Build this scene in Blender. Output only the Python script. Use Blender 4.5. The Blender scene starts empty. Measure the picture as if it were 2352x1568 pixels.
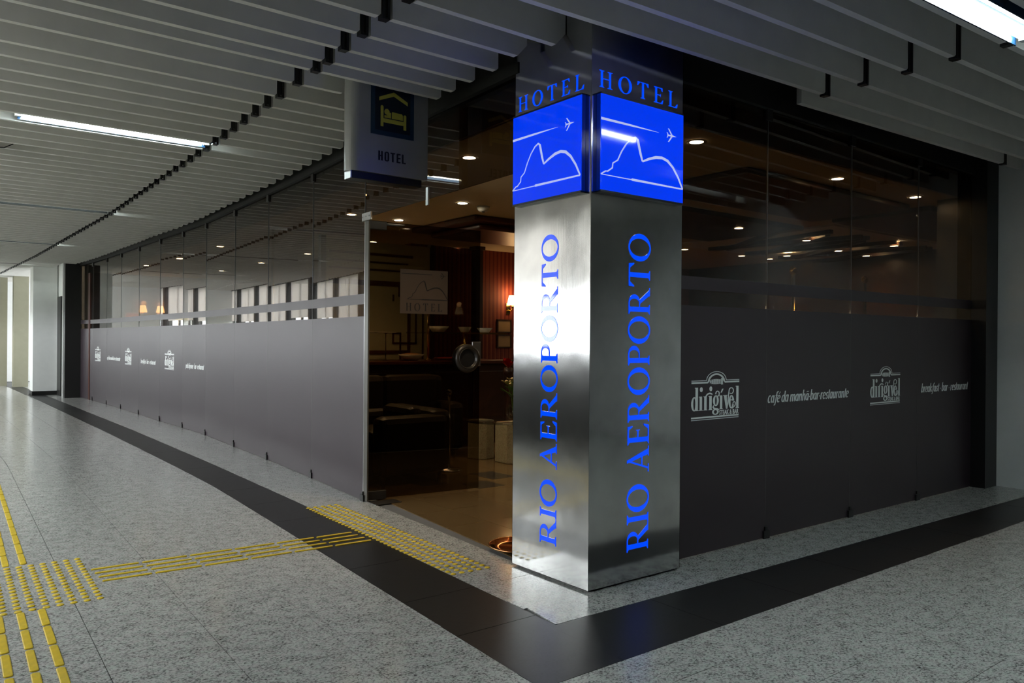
import bpy, bmesh, math, random
from mathutils import Vector, Matrix
random.seed(7)
R = math.radians
scene = bpy.context.scene
COL = scene.collection

# ------------------------------------------------------------------ camera
cam_d = bpy.data.cameras.new('camera'); cam = bpy.data.objects.new('camera', cam_d); COL.objects.link(cam)
cam_d.sensor_width = 36.0; cam_d.lens = 1795.0 / 2352.0 * 36.0
cam_d.clip_start = 0.02; cam_d.clip_end = 300
_a = R(52.25); _roll = 0.0075; _pit = -2.0 / 1795.0
_f = Vector((math.cos(_a) * math.cos(_pit), math.sin(_a) * math.cos(_pit), math.sin(_pit)))
_r = Vector((math.sin(_a), -math.cos(_a), 0)); _u = _r.cross(_f)
_rc = _r * math.cos(_roll) + _u * math.sin(_roll); _uc = -_r * math.sin(_roll) + _u * math.cos(_roll)
cam.matrix_world = Matrix(((_rc.x, _uc.x, -_f.x, 0), (_rc.y, _uc.y, -_f.y, 0), (_rc.z, _uc.z, -_f.z, 1.25), (0, 0, 0, 1)))
scene.camera = cam

# ------------------------------------------------------------------ world, daylight and exposure
SKY = 3.9
TUBE = 9.5
DOWN = 30.0
world = bpy.data.worlds.new('overcast_sky'); scene.world = world
world.use_nodes = True
_bg = world.node_tree.nodes['Background']
_bg.inputs[0].default_value = (0.93, 0.97, 1.0, 1); _bg.inputs[1].default_value = SKY
WX = -0.95                     # the plane of the long window wall on the near side of the corridor
WY0, WY1 = 3.0, 26.0
pl = bpy.data.lights.new('daylight_portal', 'AREA'); pl.shape = 'RECTANGLE'; pl.size = WY1 - WY0; pl.size_y = 1.66
pl.cycles.is_portal = True
po = bpy.data.objects.new('daylight_portal', pl); COL.objects.link(po)
po.matrix_world = Matrix(((0, 0, -1, WX - 0.12), (1, 0, 0, (WY0 + WY1) / 2), (0, -1, 0, 1.95), (0, 0, 0, 1)))
vs = scene.view_settings
vs.view_transform = 'Standard'; vs.look = 'None'; vs.exposure = 2.2; vs.gamma = 1.0; vs.use_curve_mapping = False
scene.cycles.max_bounces = 7; scene.cycles.transparent_max_bounces = 12; scene.cycles.adaptive_threshold = 0.02
scene.cycles.sample_clamp_indirect = 6.0
scene.cycles.caustics_reflective = False; scene.cycles.caustics_refractive = False

# ------------------------------------------------------------------ material helpers
MATS = {}
def new_mat(name):
    m = bpy.data.materials.new(name); m.use_nodes = True
    nt = m.node_tree; b = nt.nodes['Principled BSDF']; MATS[name] = m
    return m, nt, b
def N(nt, kind, **kw):
    n = nt.nodes.new(kind)
    for k, v in kw.items():
        if k.startswith('i_'): n.inputs[k[2:].replace('_', ' ')].default_value = v
        else: setattr(n, k, v)
    return n
def plain(name, col, rough=0.5, metal=0.0, spec=0.5, var=0.06, scale=9.0, bump=0.0, coat=0.0):
    m, nt, b = new_mat(name)
    tc = N(nt, 'ShaderNodeTexCoord'); no = N(nt, 'ShaderNodeTexNoise', i_Scale=scale, i_Detail=5.0)
    nt.links.new(tc.outputs['Object'], no.inputs['Vector'])
    cr = N(nt, 'ShaderNodeValToRGB')
    e = cr.color_ramp.elements
    e[0].position = 0.3; e[1].position = 0.7
    e[0].color = (*[max(0, c * (1 - var)) for c in col], 1); e[1].color = (*[min(1, c * (1 + var)) for c in col], 1)
    nt.links.new(no.outputs['Fac'], cr.inputs['Fac']); nt.links.new(cr.outputs['Color'], b.inputs['Base Color'])
    b.inputs['Roughness'].default_value = rough; b.inputs['Metallic'].default_value = metal
    b.inputs['Specular IOR Level'].default_value = spec
    if coat: b.inputs['Coat Weight'].default_value = coat; b.inputs['Coat Roughness'].default_value = 0.05
    if bump:
        bp = N(nt, 'ShaderNodeBump', i_Strength=bump, i_Distance=0.01)
        nt.links.new(no.outputs['Fac'], bp.inputs['Height']); nt.links.new(bp.outputs['Normal'], b.inputs['Normal'])
    return m
def glow(name, col, strength, gloss=False):
    m, nt, b = new_mat(name)
    b.inputs['Base Color'].default_value = (*[c * 0.3 for c in col], 1)
    b.inputs['Emission Color'].default_value = (*col, 1); b.inputs['Emission Strength'].default_value = strength
    b.inputs['Roughness'].default_value = 0.05 if gloss else 0.6
    b.inputs['Specular IOR Level'].default_value = 0.5 if gloss else 0.0
    return m
def glass(name, tint, rough=0.0, f0=0.04):
    m, nt, b = new_mat(name); nt.nodes.remove(b)
    out = nt.nodes['Material Output']
    lw = N(nt, 'ShaderNodeLayerWeight', i_Blend=0.5)
    inv = N(nt, 'ShaderNodeMath', operation='POWER'); inv.inputs[1].default_value = 5.0
    mul = N(nt, 'ShaderNodeMath', operation='MULTIPLY_ADD'); mul.inputs[1].default_value = 1 - f0; mul.inputs[2].default_value = f0
    tr = N(nt, 'ShaderNodeBsdfTransparent'); tr.inputs[0].default_value = (*tint, 1)
    gl = N(nt, 'ShaderNodeBsdfGlossy', i_Roughness=rough); gl.inputs[0].default_value = (1, 1, 1, 1)
    mx = N(nt, 'ShaderNodeMixShader')
    nt.links.new(lw.outputs['Facing'], inv.inputs[0]); nt.links.new(inv.outputs[0], mul.inputs[0])
    nt.links.new(mul.outputs[0], mx.inputs[0]); nt.links.new(tr.outputs[0], mx.inputs[1]); nt.links.new(gl.outputs[0], mx.inputs[2])
    nt.links.new(mx.outputs[0], out.inputs['Surface'])
    return m
def granite(name, light, dark, amount=0.5, rough=0.12, spec=0.5):
    m, nt, b = new_mat(name)
    tc = N(nt, 'ShaderNodeTexCoord'); mp = N(nt, 'ShaderNodeMapping'); mp.inputs['Scale'].default_value = (1.0, 1.25, 1.0)
    mp.inputs['Rotation'].default_value = (0, 0, R(38))
    nt.links.new(tc.outputs['Object'], mp.inputs['Vector'])
    n1 = N(nt, 'ShaderNodeTexNoise', i_Scale=78.0, i_Detail=5.0, i_Roughness=0.72, i_Distortion=0.35)
    n3 = N(nt, 'ShaderNodeTexNoise', i_Scale=15.0, i_Detail=3.0, i_Roughness=0.6)
    n4 = N(nt, 'ShaderNodeTexNoise', i_Scale=26.0, i_Detail=2.0)
    n2 = N(nt, 'ShaderNodeTexNoise', i_Scale=4.0, i_Detail=3.0)
    vo = N(nt, 'ShaderNodeTexVoronoi', i_Scale=85.0, i_Randomness=1.0)
    for n in (n1, n2, n3, n4, vo): nt.links.new(mp.outputs[0], n.inputs['Vector'])
    cr = N(nt, 'ShaderNodeValToRGB'); e = cr.color_ramp.elements
    e[0].position = 0.385 - 0.1 * (1 - amount); e[0].color = (*dark, 1)
    e[1].position = 0.53; e[1].color = (*light, 1)
    x = e.new(0.46); x.color = (*[(a * 0.42 + c * 0.58) for a, c in zip(dark, light)], 1)
    ad = N(nt, 'ShaderNodeMath', operation='MULTIPLY_ADD'); ad.inputs[1].default_value = 0.30; ad.inputs[2].default_value = -0.15
    sm = N(nt, 'ShaderNodeMath', operation='ADD'); nt.links.new(n3.outputs['Fac'], ad.inputs[0]); nt.links.new(ad.outputs[0], sm.inputs[0]); nt.links.new(n1.outputs['Fac'], sm.inputs[1])
    nt.links.new(sm.outputs[0], cr.inputs['Fac'])
    hs = N(nt, 'ShaderNodeMixRGB', blend_type='MULTIPLY'); hs.inputs['Fac'].default_value = 0.35
    nt.links.new(cr.outputs['Color'], hs.inputs['Color1'])
    r2 = N(nt, 'ShaderNodeValToRGB'); r2.color_ramp.elements[0].color = (0.75, 0.73, 0.72, 1); r2.color_ramp.elements[1].color = (1, 1, 1, 1)
    nt.links.new(vo.outputs['Color'], r2.inputs['Fac']); nt.links.new(r2.outputs['Color'], hs.inputs['Color2'])
    h2 = N(nt, 'ShaderNodeMixRGB', blend_type='MULTIPLY'); h2.inputs['Fac'].default_value = 0.25
    r3 = N(nt, 'ShaderNodeValToRGB'); r3.color_ramp.elements[0].color = (0.7, 0.7, 0.7, 1); r3.color_ramp.elements[0].position = 0.35; r3.color_ramp.elements[1].position = 0.65
    nt.links.new(n2.outputs['Fac'], r3.inputs['Fac']); nt.links.new(hs.outputs[0], h2.inputs['Color1']); nt.links.new(r3.outputs[0], h2.inputs['Color2'])
    tn = N(nt, 'ShaderNodeValToRGB'); te = tn.color_ramp.elements; te[0].position = 0.35; te[1].position = 0.65; te[0].color = (0.93, 1.0, 0.96, 1); te[1].color = (1.0, 0.94, 0.96, 1); tx = te.new(0.5); tx.color = (1, 1, 1, 1)
    h3 = N(nt, 'ShaderNodeMixRGB', blend_type='MULTIPLY'); h3.inputs['Fac'].default_value = 0.8
    nt.links.new(n4.outputs['Fac'], tn.inputs[0]); nt.links.new(h2.outputs[0], h3.inputs['Color1']); nt.links.new(tn.outputs[0], h3.inputs['Color2'])
    nt.links.new(h3.outputs[0], b.inputs['Base Color'])
    b.inputs['Roughness'].default_value = rough; b.inputs['Specular IOR Level'].default_value = spec
    return m
def steel(name):
    m, nt, b = new_mat(name)
    tc = N(nt, 'ShaderNodeTexCoord')
    mp = N(nt, 'ShaderNodeMapping'); mp.inputs['Scale'].default_value = (260, 260, 1.2)
    nt.links.new(tc.outputs['Object'], mp.inputs['Vector'])
    br = N(nt, 'ShaderNodeTexNoise', i_Scale=1.0, i_Detail=3.0); nt.links.new(mp.outputs[0], br.inputs['Vector'])
    dn = N(nt, 'ShaderNodeTexNoise', i_Scale=3.2, i_Detail=2.0); nt.links.new(tc.outputs['Object'], dn.inputs['Vector'])
    cl = N(nt, 'ShaderNodeTexNoise', i_Scale=5.0, i_Detail=4.0); nt.links.new(tc.outputs['Object'], cl.inputs['Vector'])
    cr = N(nt, 'ShaderNodeValToRGB'); cr.color_ramp.elements[0].color = (0.45, 0.45, 0.445, 1); cr.color_ramp.elements[1].color = (0.59, 0.59, 0.585, 1)
    cr.color_ramp.elements[0].position = 0.3; cr.color_ramp.elements[1].position = 0.7
    nt.links.new(cl.outputs['Fac'], cr.inputs['Fac']); nt.links.new(cr.outputs[0], b.inputs['Base Color'])
    b.inputs['Metallic'].default_value = 1.0; b.inputs['Roughness'].default_value = 0.125
    b1 = N(nt, 'ShaderNodeBump', i_Strength=0.10, i_Distance=0.001); nt.links.new(br.outputs['Fac'], b1.inputs['Height'])
    b2 = N(nt, 'ShaderNodeBump', i_Strength=0.20, i_Distance=0.012); nt.links.new(dn.outputs['Fac'], b2.inputs['Height'])
    nt.links.new(b1.outputs['Normal'], b2.inputs['Normal']); nt.links.new(b2.outputs['Normal'], b.inputs['Normal'])
    return m
def wood(name, c1, c2, scale=3.0, rough=0.35):
    m, nt, b = new_mat(name)
    tc = N(nt, 'ShaderNodeTexCoord'); mp = N(nt, 'ShaderNodeMapping'); mp.inputs['Scale'].default_value = (1, 6, 1)
    w = N(nt, 'ShaderNodeTexNoise', i_Scale=scale, i_Detail=6.0, i_Distortion=1.5)
    nt.links.new(tc.outputs['Object'], mp.inputs[0]); nt.links.new(mp.outputs[0], w.inputs['Vector'])
    cr = N(nt, 'ShaderNodeValToRGB'); cr.color_ramp.elements[0].color = (*c1, 1); cr.color_ramp.elements[1].color = (*c2, 1)
    cr.color_ramp.elements[0].position = 0.3; cr.color_ramp.elements[1].position = 0.7
    nt.links.new(w.outputs['Fac'], cr.inputs[0]); nt.links.new(cr.outputs[0], b.inputs['Base Color'])
    b.inputs['Roughness'].default_value = rough
    return m
def stripes(name):
    m, nt, b = new_mat(name)
    tc = N(nt, 'ShaderNodeTexCoord'); sp = N(nt, 'ShaderNodeSeparateXYZ'); nt.links.new(tc.outputs['Object'], sp.inputs[0])
    mu = N(nt, 'ShaderNodeMath', operation='MULTIPLY'); mu.inputs[1].default_value = 14.0
    fr = N(nt, 'ShaderNodeMath', operation='FRACT'); nt.links.new(sp.outputs['X'], mu.inputs[0]); nt.links.new(mu.outputs[0], fr.inputs[0])
    cr = N(nt, 'ShaderNodeValToRGB'); cr.color_ramp.interpolation = 'CONSTANT'
    e = cr.color_ramp.elements; e[0].color = (0.13, 0.010, 0.006, 1); e[0].position = 0; e[1].position = 0.55; e[1].color = (0.26, 0.06, 0.025, 1)
    x = e.new(0.68); x.color = (0.16, 0.014, 0.008, 1); x = e.new(0.85); x.color = (0.30, 0.08, 0.03, 1)
    nt.links.new(fr.outputs[0], cr.inputs[0]); nt.links.new(cr.outputs[0], b.inputs['Base Color']); b.inputs['Roughness'].default_value = 0.7
    return m

granite('grey_granite', (0.48, 0.485, 0.465), (0.06, 0.058, 0.06), rough=0.19)
granite('black_granite', (0.020, 0.020, 0.021), (0.012, 0.012, 0.012), rough=0.36, spec=0.22)
granite('brown_marble', (0.14, 0.09, 0.038), (0.085, 0.053, 0.022), rough=0.16)
granite('dark_marble', (0.035, 0.03, 0.028), (0.02, 0.018, 0.016), rough=0.16)
granite('cream_stone', (0.46, 0.40, 0.27), (0.28, 0.23, 0.14), rough=0.45)
plain('grout', (0.10, 0.10, 0.10), 0.8)
plain('slat_paint', (0.76, 0.75, 0.715), 0.45, var=0.03)
plain('black_plastic', (0.006, 0.006, 0.006), 0.35)
plain('dark_slab', (0.05, 0.05, 0.05), 0.9)
plain('plenum_paint', (0.22, 0.22, 0.21), 0.9)
plain('fin_grey', (0.085, 0.08, 0.068), 0.4)
plain('seal_grey', (0.13, 0.13, 0.125), 0.4)
plain('trough_blue', (0.012, 0.045, 0.11), 0.25)
plain('bronze_metal', (0.020, 0.017, 0.014), 0.35, metal=0.0)
plain('rail_black', (0.008, 0.007, 0.006), 0.6, spec=0.2)
plain('black_paint', (0.008, 0.008, 0.008), 0.4)
plain('white_paint', (0.82, 0.83, 0.82), 0.5, var=0.02)
plain('beige_paint', (0.30, 0.29, 0.21), 0.6, var=0.03)
plain('grey_paint', (0.30, 0.30, 0.29), 0.7, var=0.05)
plain('deep_grey', (0.06, 0.06, 0.06), 0.6)
plain('dim_paint', (0.12, 0.12, 0.12), 0.7, var=0.05)
plain('film', (0.033, 0.021, 0.028), 0.42, spec=0.62, var=0.03, scale=2.0)
plain('vinyl_white', (0.90, 0.93, 0.92), 0.45, var=0.02)
plain('decal_film', (0.055, 0.038, 0.028), 0.5, var=0.03)
plain('yellow_rubber', (0.62, 0.44, 0.012), 0.42, var=0.14, scale=30, bump=0.1)
plain('chrome', (0.72, 0.72, 0.72), 0.12, metal=1.0)
plain('satin_metal', (0.55, 0.55, 0.55), 0.32, metal=1.0)
plain('brass', (0.80, 0.56, 0.20), 0.15, metal=1.0)
plain('copper', (0.90, 0.42, 0.18), 0.14, metal=1.0)
plain('sofa_leather', (0.022, 0.015, 0.011), 0.42, bump=0.1, scale=14)
plain('cream_ceiling', (0.74, 0.62, 0.42), 0.7, var=0.02)
plain('screen_panel', (0.42, 0.38, 0.24), 0.6, var=0.04)
plain('silver_paint', (0.37, 0.37, 0.36), 0.36, metal=0.4, var=0.03)
plain('sign_navy', (0.010, 0.035, 0.070), 0.35)
plain('sign_navy_dark', (0.004, 0.008, 0.016), 0.35)
plain('sign_yellow', (0.55, 0.50, 0.06), 0.5)
plain('letter_black', (0.006, 0.006, 0.007), 0.5)
plain('porcelain', (0.72, 0.68, 0.58), 0.2)
plain('leaf_green', (0.10, 0.20, 0.03), 0.4)
plain('flower_cream', (0.72, 0.58, 0.34), 0.5)
plain('flower_red', (0.50, 0.01, 0.01), 0.3)
plain('dark_green', (0.015, 0.03, 0.012), 0.5)
plain('lamp_plastic', (0.62, 0.61, 0.57), 0.4)
plain('outside_ground', (0.10, 0.12, 0.08), 0.9)
plain('paper_print', (0.36, 0.24, 0.12), 0.6)
plain('food_brown', (0.30, 0.14, 0.05), 0.5)
plain('blue_reflector', (0.10, 0.28, 0.62), 0.15, metal=0.8)
wood('dark_wood', (0.020, 0.008, 0.005), (0.055, 0.020, 0.010))
wood('red_wood', (0.045, 0.010, 0.006), (0.10, 0.025, 0.012))
stripes('striped_wallpaper')
steel('brushed_steel')
glass('bronze_glass', (0.50, 0.43, 0.34))
glass('door_glass', (0.45, 0.40, 0.32))
glass('clear_glass', (0.97, 0.98, 0.97))
glass('vase_glass', (0.9, 0.92, 0.9))
glow('sign_blue', (0.0, 0.042, 1.0), 0.185, True)
glow('sign_line', (0.52, 0.58, 0.95), 0.17, True)
glow('letter_blue', (0.0, 0.06, 1.0), 0.22, True)
glow('box_side_blue', (0.0, 0.04, 0.75), 0.025, True)
glow('tube_white', (0.86, 1.0, 0.98), TUBE)
glow('downlight_lens', (1.0, 0.86, 0.62), DOWN)
glow('shade_warm', (1.0, 0.66, 0.30), 1.6)
glow('exit_green', (0.75, 0.85, 0.45), 0.4)
glow('sign_red', (0.85, 0.12, 0.05), 0.25)
m, nt, b = new_mat('blind_fabric'); nt.nodes.remove(b)
_d = N(nt, 'ShaderNodeBsdfDiffuse'); _d.inputs[0].default_value = (0.78, 0.75, 0.73, 1)
_t = N(nt, 'ShaderNodeBsdfTranslucent'); _t.inputs[0].default_value = (0.78, 0.75, 0.73, 1)
_m = N(nt, 'ShaderNodeMixShader'); _m.inputs[0].default_value = 0.60
nt.links.new(_d.outputs[0], _m.inputs[1]); nt.links.new(_t.outputs[0], _m.inputs[2]); nt.links.new(_m.outputs[0], nt.nodes['Material Output'].inputs['Surface'])

# ------------------------------------------------------------------ mesh helpers
class MB:
    def __init__(s): s.v = []; s.f = []; s.sm = []
    def add(s, vs, fs, smooth=False):
        o = len(s.v); s.v += [tuple(v) for v in vs]; s.f += [tuple(i + o for i in f) for f in fs]; s.sm += [smooth] * len(fs); return s
    def box(s, x0, x1, y0, y1, z0, z1):
        return s.add([(x0, y0, z0), (x1, y0, z0), (x1, y1, z0), (x0, y1, z0), (x0, y0, z1), (x1, y0, z1), (x1, y1, z1), (x0, y1, z1)],
                     [(0, 3, 2, 1), (4, 5, 6, 7), (0, 1, 5, 4), (1, 2, 6, 5), (2, 3, 7, 6), (3, 0, 4, 7)])
    def prism(s, poly, z0, z1):
        n = len(poly)
        a = sum(poly[i][0] * poly[(i + 1) % n][1] - poly[(i + 1) % n][0] * poly[i][1] for i in range(n))
        if a < 0: poly = poly[::-1]
        return s.add([(p[0], p[1], z0) for p in poly] + [(p[0], p[1], z1) for p in poly],
                     [tuple(range(n - 1, -1, -1)), tuple(range(n, 2 * n))] + [(i, (i + 1) % n, n + (i + 1) % n, n + i) for i in range(n)])
    def lathe(s, prof, c=(0, 0, 0), n=20, smooth=True, caps=True):
        vs = []; fs = []
        for r_, z in prof:
            for k in range(n):
                t = 2 * math.pi * k / n; vs.append((c[0] + r_ * math.cos(t), c[1] + r_ * math.sin(t), c[2] + z))
        for i in range(len(prof) - 1):
            for k in range(n):
                k2 = (k + 1) % n; fs.append((i * n + k, i * n + k2, (i + 1) * n + k2, (i + 1) * n + k))
        if caps: fs.append(tuple(range(n - 1, -1, -1))); fs.append(tuple(range((len(prof) - 1) * n, len(prof) * n)))
        return s.add(vs, fs, smooth)
    def tube(s, pts, r_, n=10, smooth=True):
        pts = [Vector(p) for p in pts]; vs = []; fs = []
        rr = r_ if isinstance(r_, (list, tuple)) else [r_] * len(pts)
        for i, p in enumerate(pts):
            d = (pts[min(i + 1, len(pts) - 1)] - pts[max(i - 1, 0)]).normalized()
            a = d.orthogonal().normalized() if abs(d.z) > 0.99 else d.cross(Vector((0, 0, 1))).normalized()
            b_ = d.cross(a)
            for k in range(n):
                t = 2 * math.pi * k / n; vs.append(p + (a * math.cos(t) + b_ * math.sin(t)) * rr[i])
        for i in range(len(pts) - 1):
            for k in range(n):
                k2 = (k + 1) % n; fs.append((i * n + k, (i + 1) * n + k, (i + 1) * n + k2, i * n + k2))
        fs.append(tuple(range(n))); fs.append(tuple(range(len(pts) * n - 1, (len(pts) - 1) * n - 1, -1)))
        return s.add(vs, fs, smooth)
    def mesh(s, name):
        me = bpy.data.meshes.new(name); me.from_pydata(s.v, [], s.f); me.update()
        if any(s.sm): me.polygons.foreach_set('use_smooth', s.sm)
        return me
    def build(s, name, mat, parent=None, bevel=0.0):
        return link(name, s.mesh(name), mat, parent, bevel)
def link(name, me, mat, parent=None, bevel=0.0):
    if mat and not me.materials: me.materials.append(MATS[mat])
    o = bpy.data.objects.new(name, me); COL.objects.link(o)
    if parent: o.parent = parent
    if bevel:
        md = o.modifiers.new('edge', 'BEVEL'); md.width = bevel; md.segments = 2; md.limit_method = 'ANGLE'
    return o
def tag(o, label=None, cat=None, group=None, kind=None):
    if label: o['label'] = label
    if cat: o['category'] = cat
    if group: o['group'] = group
    if kind: o['kind'] = kind
    return o
def empty(name, loc=(0, 0, 0)):
    o = bpy.data.objects.new(name, None); COL.objects.link(o); o.location = loc; o.empty_display_size = 0.1
    return o
def box(name, mat, dims, parent=None, bevel=0.0): return MB().box(*dims).build(name, mat, parent, bevel)
def lerp(tab, y):
    if y <= tab[0][0]: return tab[0][1]
    for (a, va), (b_, vb) in zip(tab, tab[1:]):
        if y <= b_: return va + (vb - va) * (y - a) / (b_ - a)
    return tab[-1][1]

# ------------------------------------------------------------------ lettering engine (2D strokes -> thin raised mesh on any plane)
class Ink:
    def __init__(s): s.polys = []          # convex quads or polygons in 2D
    def quad(s, *p): s.polys.append(list(p))
    def stroke(s, pts, w):
        n = len(pts); ws = w if isinstance(w, (list, tuple)) else [w] * n
        L = []; Rr = []
        for i in range(n):
            a = pts[max(i - 1, 0)]; b_ = pts[min(i + 1, n - 1)]
            dx, dy = b_[0] - a[0], b_[1] - a[1]; l = math.hypot(dx, dy) or 1
            nx, ny = -dy / l, dx / l
            L.append((pts[i][0] + nx * ws[i] / 2, pts[i][1] + ny * ws[i] / 2)); Rr.append((pts[i][0] - nx * ws[i] / 2, pts[i][1] - ny * ws[i] / 2))
        for i in range(n - 1): s.quad(Rr[i], Rr[i + 1], L[i + 1], L[i])
    def ring(s, cx, cy, ro, ri, a0=0, a1=360, n=30):
        for k in range(n):
            t0 = R(a0 + (a1 - a0) * k / n); t1 = R(a0 + (a1 - a0) * (k + 1) / n)
            f = lambda r_, t: (cx + r_[0] * math.cos(t), cy + r_[1] * math.sin(t))
            s.quad(f(ri, t0), f(ro, t0), f(ro, t1), f(ri, t1))
    def disc(s, cx, cy, rx, ry, n=18):
        s.polys.append([(cx + rx * math.cos(2 * math.pi * k / n), cy + ry * math.sin(2 * math.pi * k / n)) for k in range(n)])
    def rect(s, x0, x1, y0, y1): s.quad((x0, y0), (x1, y0), (x1, y1), (x0, y1))
    def extend(s, o, f):
        for p in o.polys: s.polys.append([f(q) for q in p])
    def map(s, f): 
        s.polys = [[f(q) for q in p] for p in s.polys]; return s
    def bounds(s):
        xs = [q[0] for p in s.polys for q in p]; ys = [q[1] for p in s.polys for q in p]; return min(xs), max(xs), min(ys), max(ys)
    def fit(s, x0, x1, y0, y1):
        a, b_, c, d = s.bounds(); return s.map(lambda q: (x0 + (q[0] - a) / (b_ - a) * (x1 - x0), y0 + (q[1] - c) / (d - c) * (y1 - y0)))
    def build(s, name, mat, origin, u, v, parent=None, lift=0.0015):
        """u, v are the writing directions; the sheet is raised by lift along u x v."""
        o = Vector(origin); u = Vector(u); v = Vector(v); n = u.cross(v).normalized()
        mb = MB()
        for p in s.polys:
            ar = sum(p[i][0] * p[(i + 1) % len(p)][1] - p[(i + 1) % len(p)][0] * p[i][1] for i in range(len(p)))
            if abs(ar) < 1e-12: continue
            if ar < 0: p = p[::-1]
            lf = lift * random.uniform(0.8, 1.0)
            k = len(p); mb.add([o + u * q[0] + v * q[1] + n * lf for q in p] + [o + u * q[0] + v * q[1] for q in p],
                               [tuple(range(k))] + [(i, k + i, k + (i + 1) % k, (i + 1) % k) for i in range(k)])
        return mb.build(name, mat, parent)

def caps(word, tk=0.15, th=0.045, gap=0.07, space=0.34):
    """Roman serif capitals, cap height 1."""
    ink = Ink(); x = 0.0
    def serif(g, cx, y, w=0.30, up=False):
        d = -1 if up else 1
        g.quad((cx - w / 2, y), (cx + w / 2, y), (cx + w / 2, y + d * 0.03), (cx - w / 2, y + d * 0.03))
        g.quad((cx - tk / 2 - 0.05, y + d * 0.03), (cx + tk / 2 + 0.05, y + d * 0.03), (cx + tk / 2, y + d * 0.075), (cx - tk / 2, y + d * 0.075))
    def stem(g, cx, top=True, bot=True):
        g.rect(cx - tk / 2, cx + tk / 2, 0, 1)
        if top: serif(g, cx, 1, up=True)
        if bot: serif(g, cx, 0)
    for ch in word:
        g = Ink(); w = 0
        if ch == ' ': x += space; continue
        if ch == 'I': stem(g, 0.15); w = 0.30
        elif ch == 'H': stem(g, 0.16); stem(g, 0.66); g.rect(0.16, 0.66, 0.5, 0.5 + th); w = 0.82
        elif ch == 'O': g.ring(0.43, 0.5, (0.43, 0.525), (0.275, 0.475)); w = 0.86
        elif ch == 'L':
            stem(g, 0.16); g.rect(0.16, 0.60, 0, th); g.quad((0.46, 0), (0.62, 0), (0.66, 0.26), (0.60, 0.24)); w = 0.64
        elif ch == 'E':
            stem(g, 0.16); g.rect(0.16, 0.58, 0, th); g.rect(0.16, 0.58, 1 - th, 1); g.rect(0.16, 0.46, 0.5, 0.5 + th)
            g.quad((0.46, 0), (0.60, 0), (0.65, 0.25), (0.60, 0.24)); g.quad((0.46, 1), (0.58, 1), (0.60, 0.78), (0.56, 0.78)); g.quad((0.42, 0.5 + th / 2), (0.47, 0.63), (0.47, 0.41), (0.44, 0.5)); w = 0.64
        elif ch == 'T':
            g.rect(0.37 - tk / 2, 0.37 + tk / 2, 0, 1); serif(g, 0.37, 0); g.rect(0.03, 0.71, 1 - th, 1)
            g.quad((0.02, 1), (0.0, 0.76), (0.04, 0.76), (0.16, 1 - th)); g.quad((0.72, 1), (0.74, 0.76), (0.70, 0.76), (0.58, 1 - th)); w = 0.74
        elif ch in 'PR':
            stem(g, 0.16); cy = 0.735; g.ring(0.36, cy, (0.26, 0.265), (0.125, 0.225), -90, 90, 16)
            g.rect(0.16, 0.36, 1 - 0.04, 1); g.rect(0.16, 0.36, 0.47, 0.51); w = 0.62
            if ch == 'R':
                g.quad((0.32, 0.49), (0.46, 0.49), (0.78, 0.02), (0.60, 0.02)); g.rect(0.58, 0.84, 0, 0.03); w = 0.80
        elif ch == 'A':
            g.stroke([(0.12, 0.0), (0.40, 0.98)], 0.055); g.quad((0.33, 1.02), (0.42, 1.02), (0.74, 0), (0.56, 0)); g.rect(0.20, 0.56, 0.30, 0.30 + th)
            g.rect(0.0, 0.26, 0, 0.03); g.rect(0.50, 0.82, 0, 0.03); w = 0.82
        ink.extend(g, lambda q: (q[0] + x, q[1])); x += w + gap
    return ink

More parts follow.
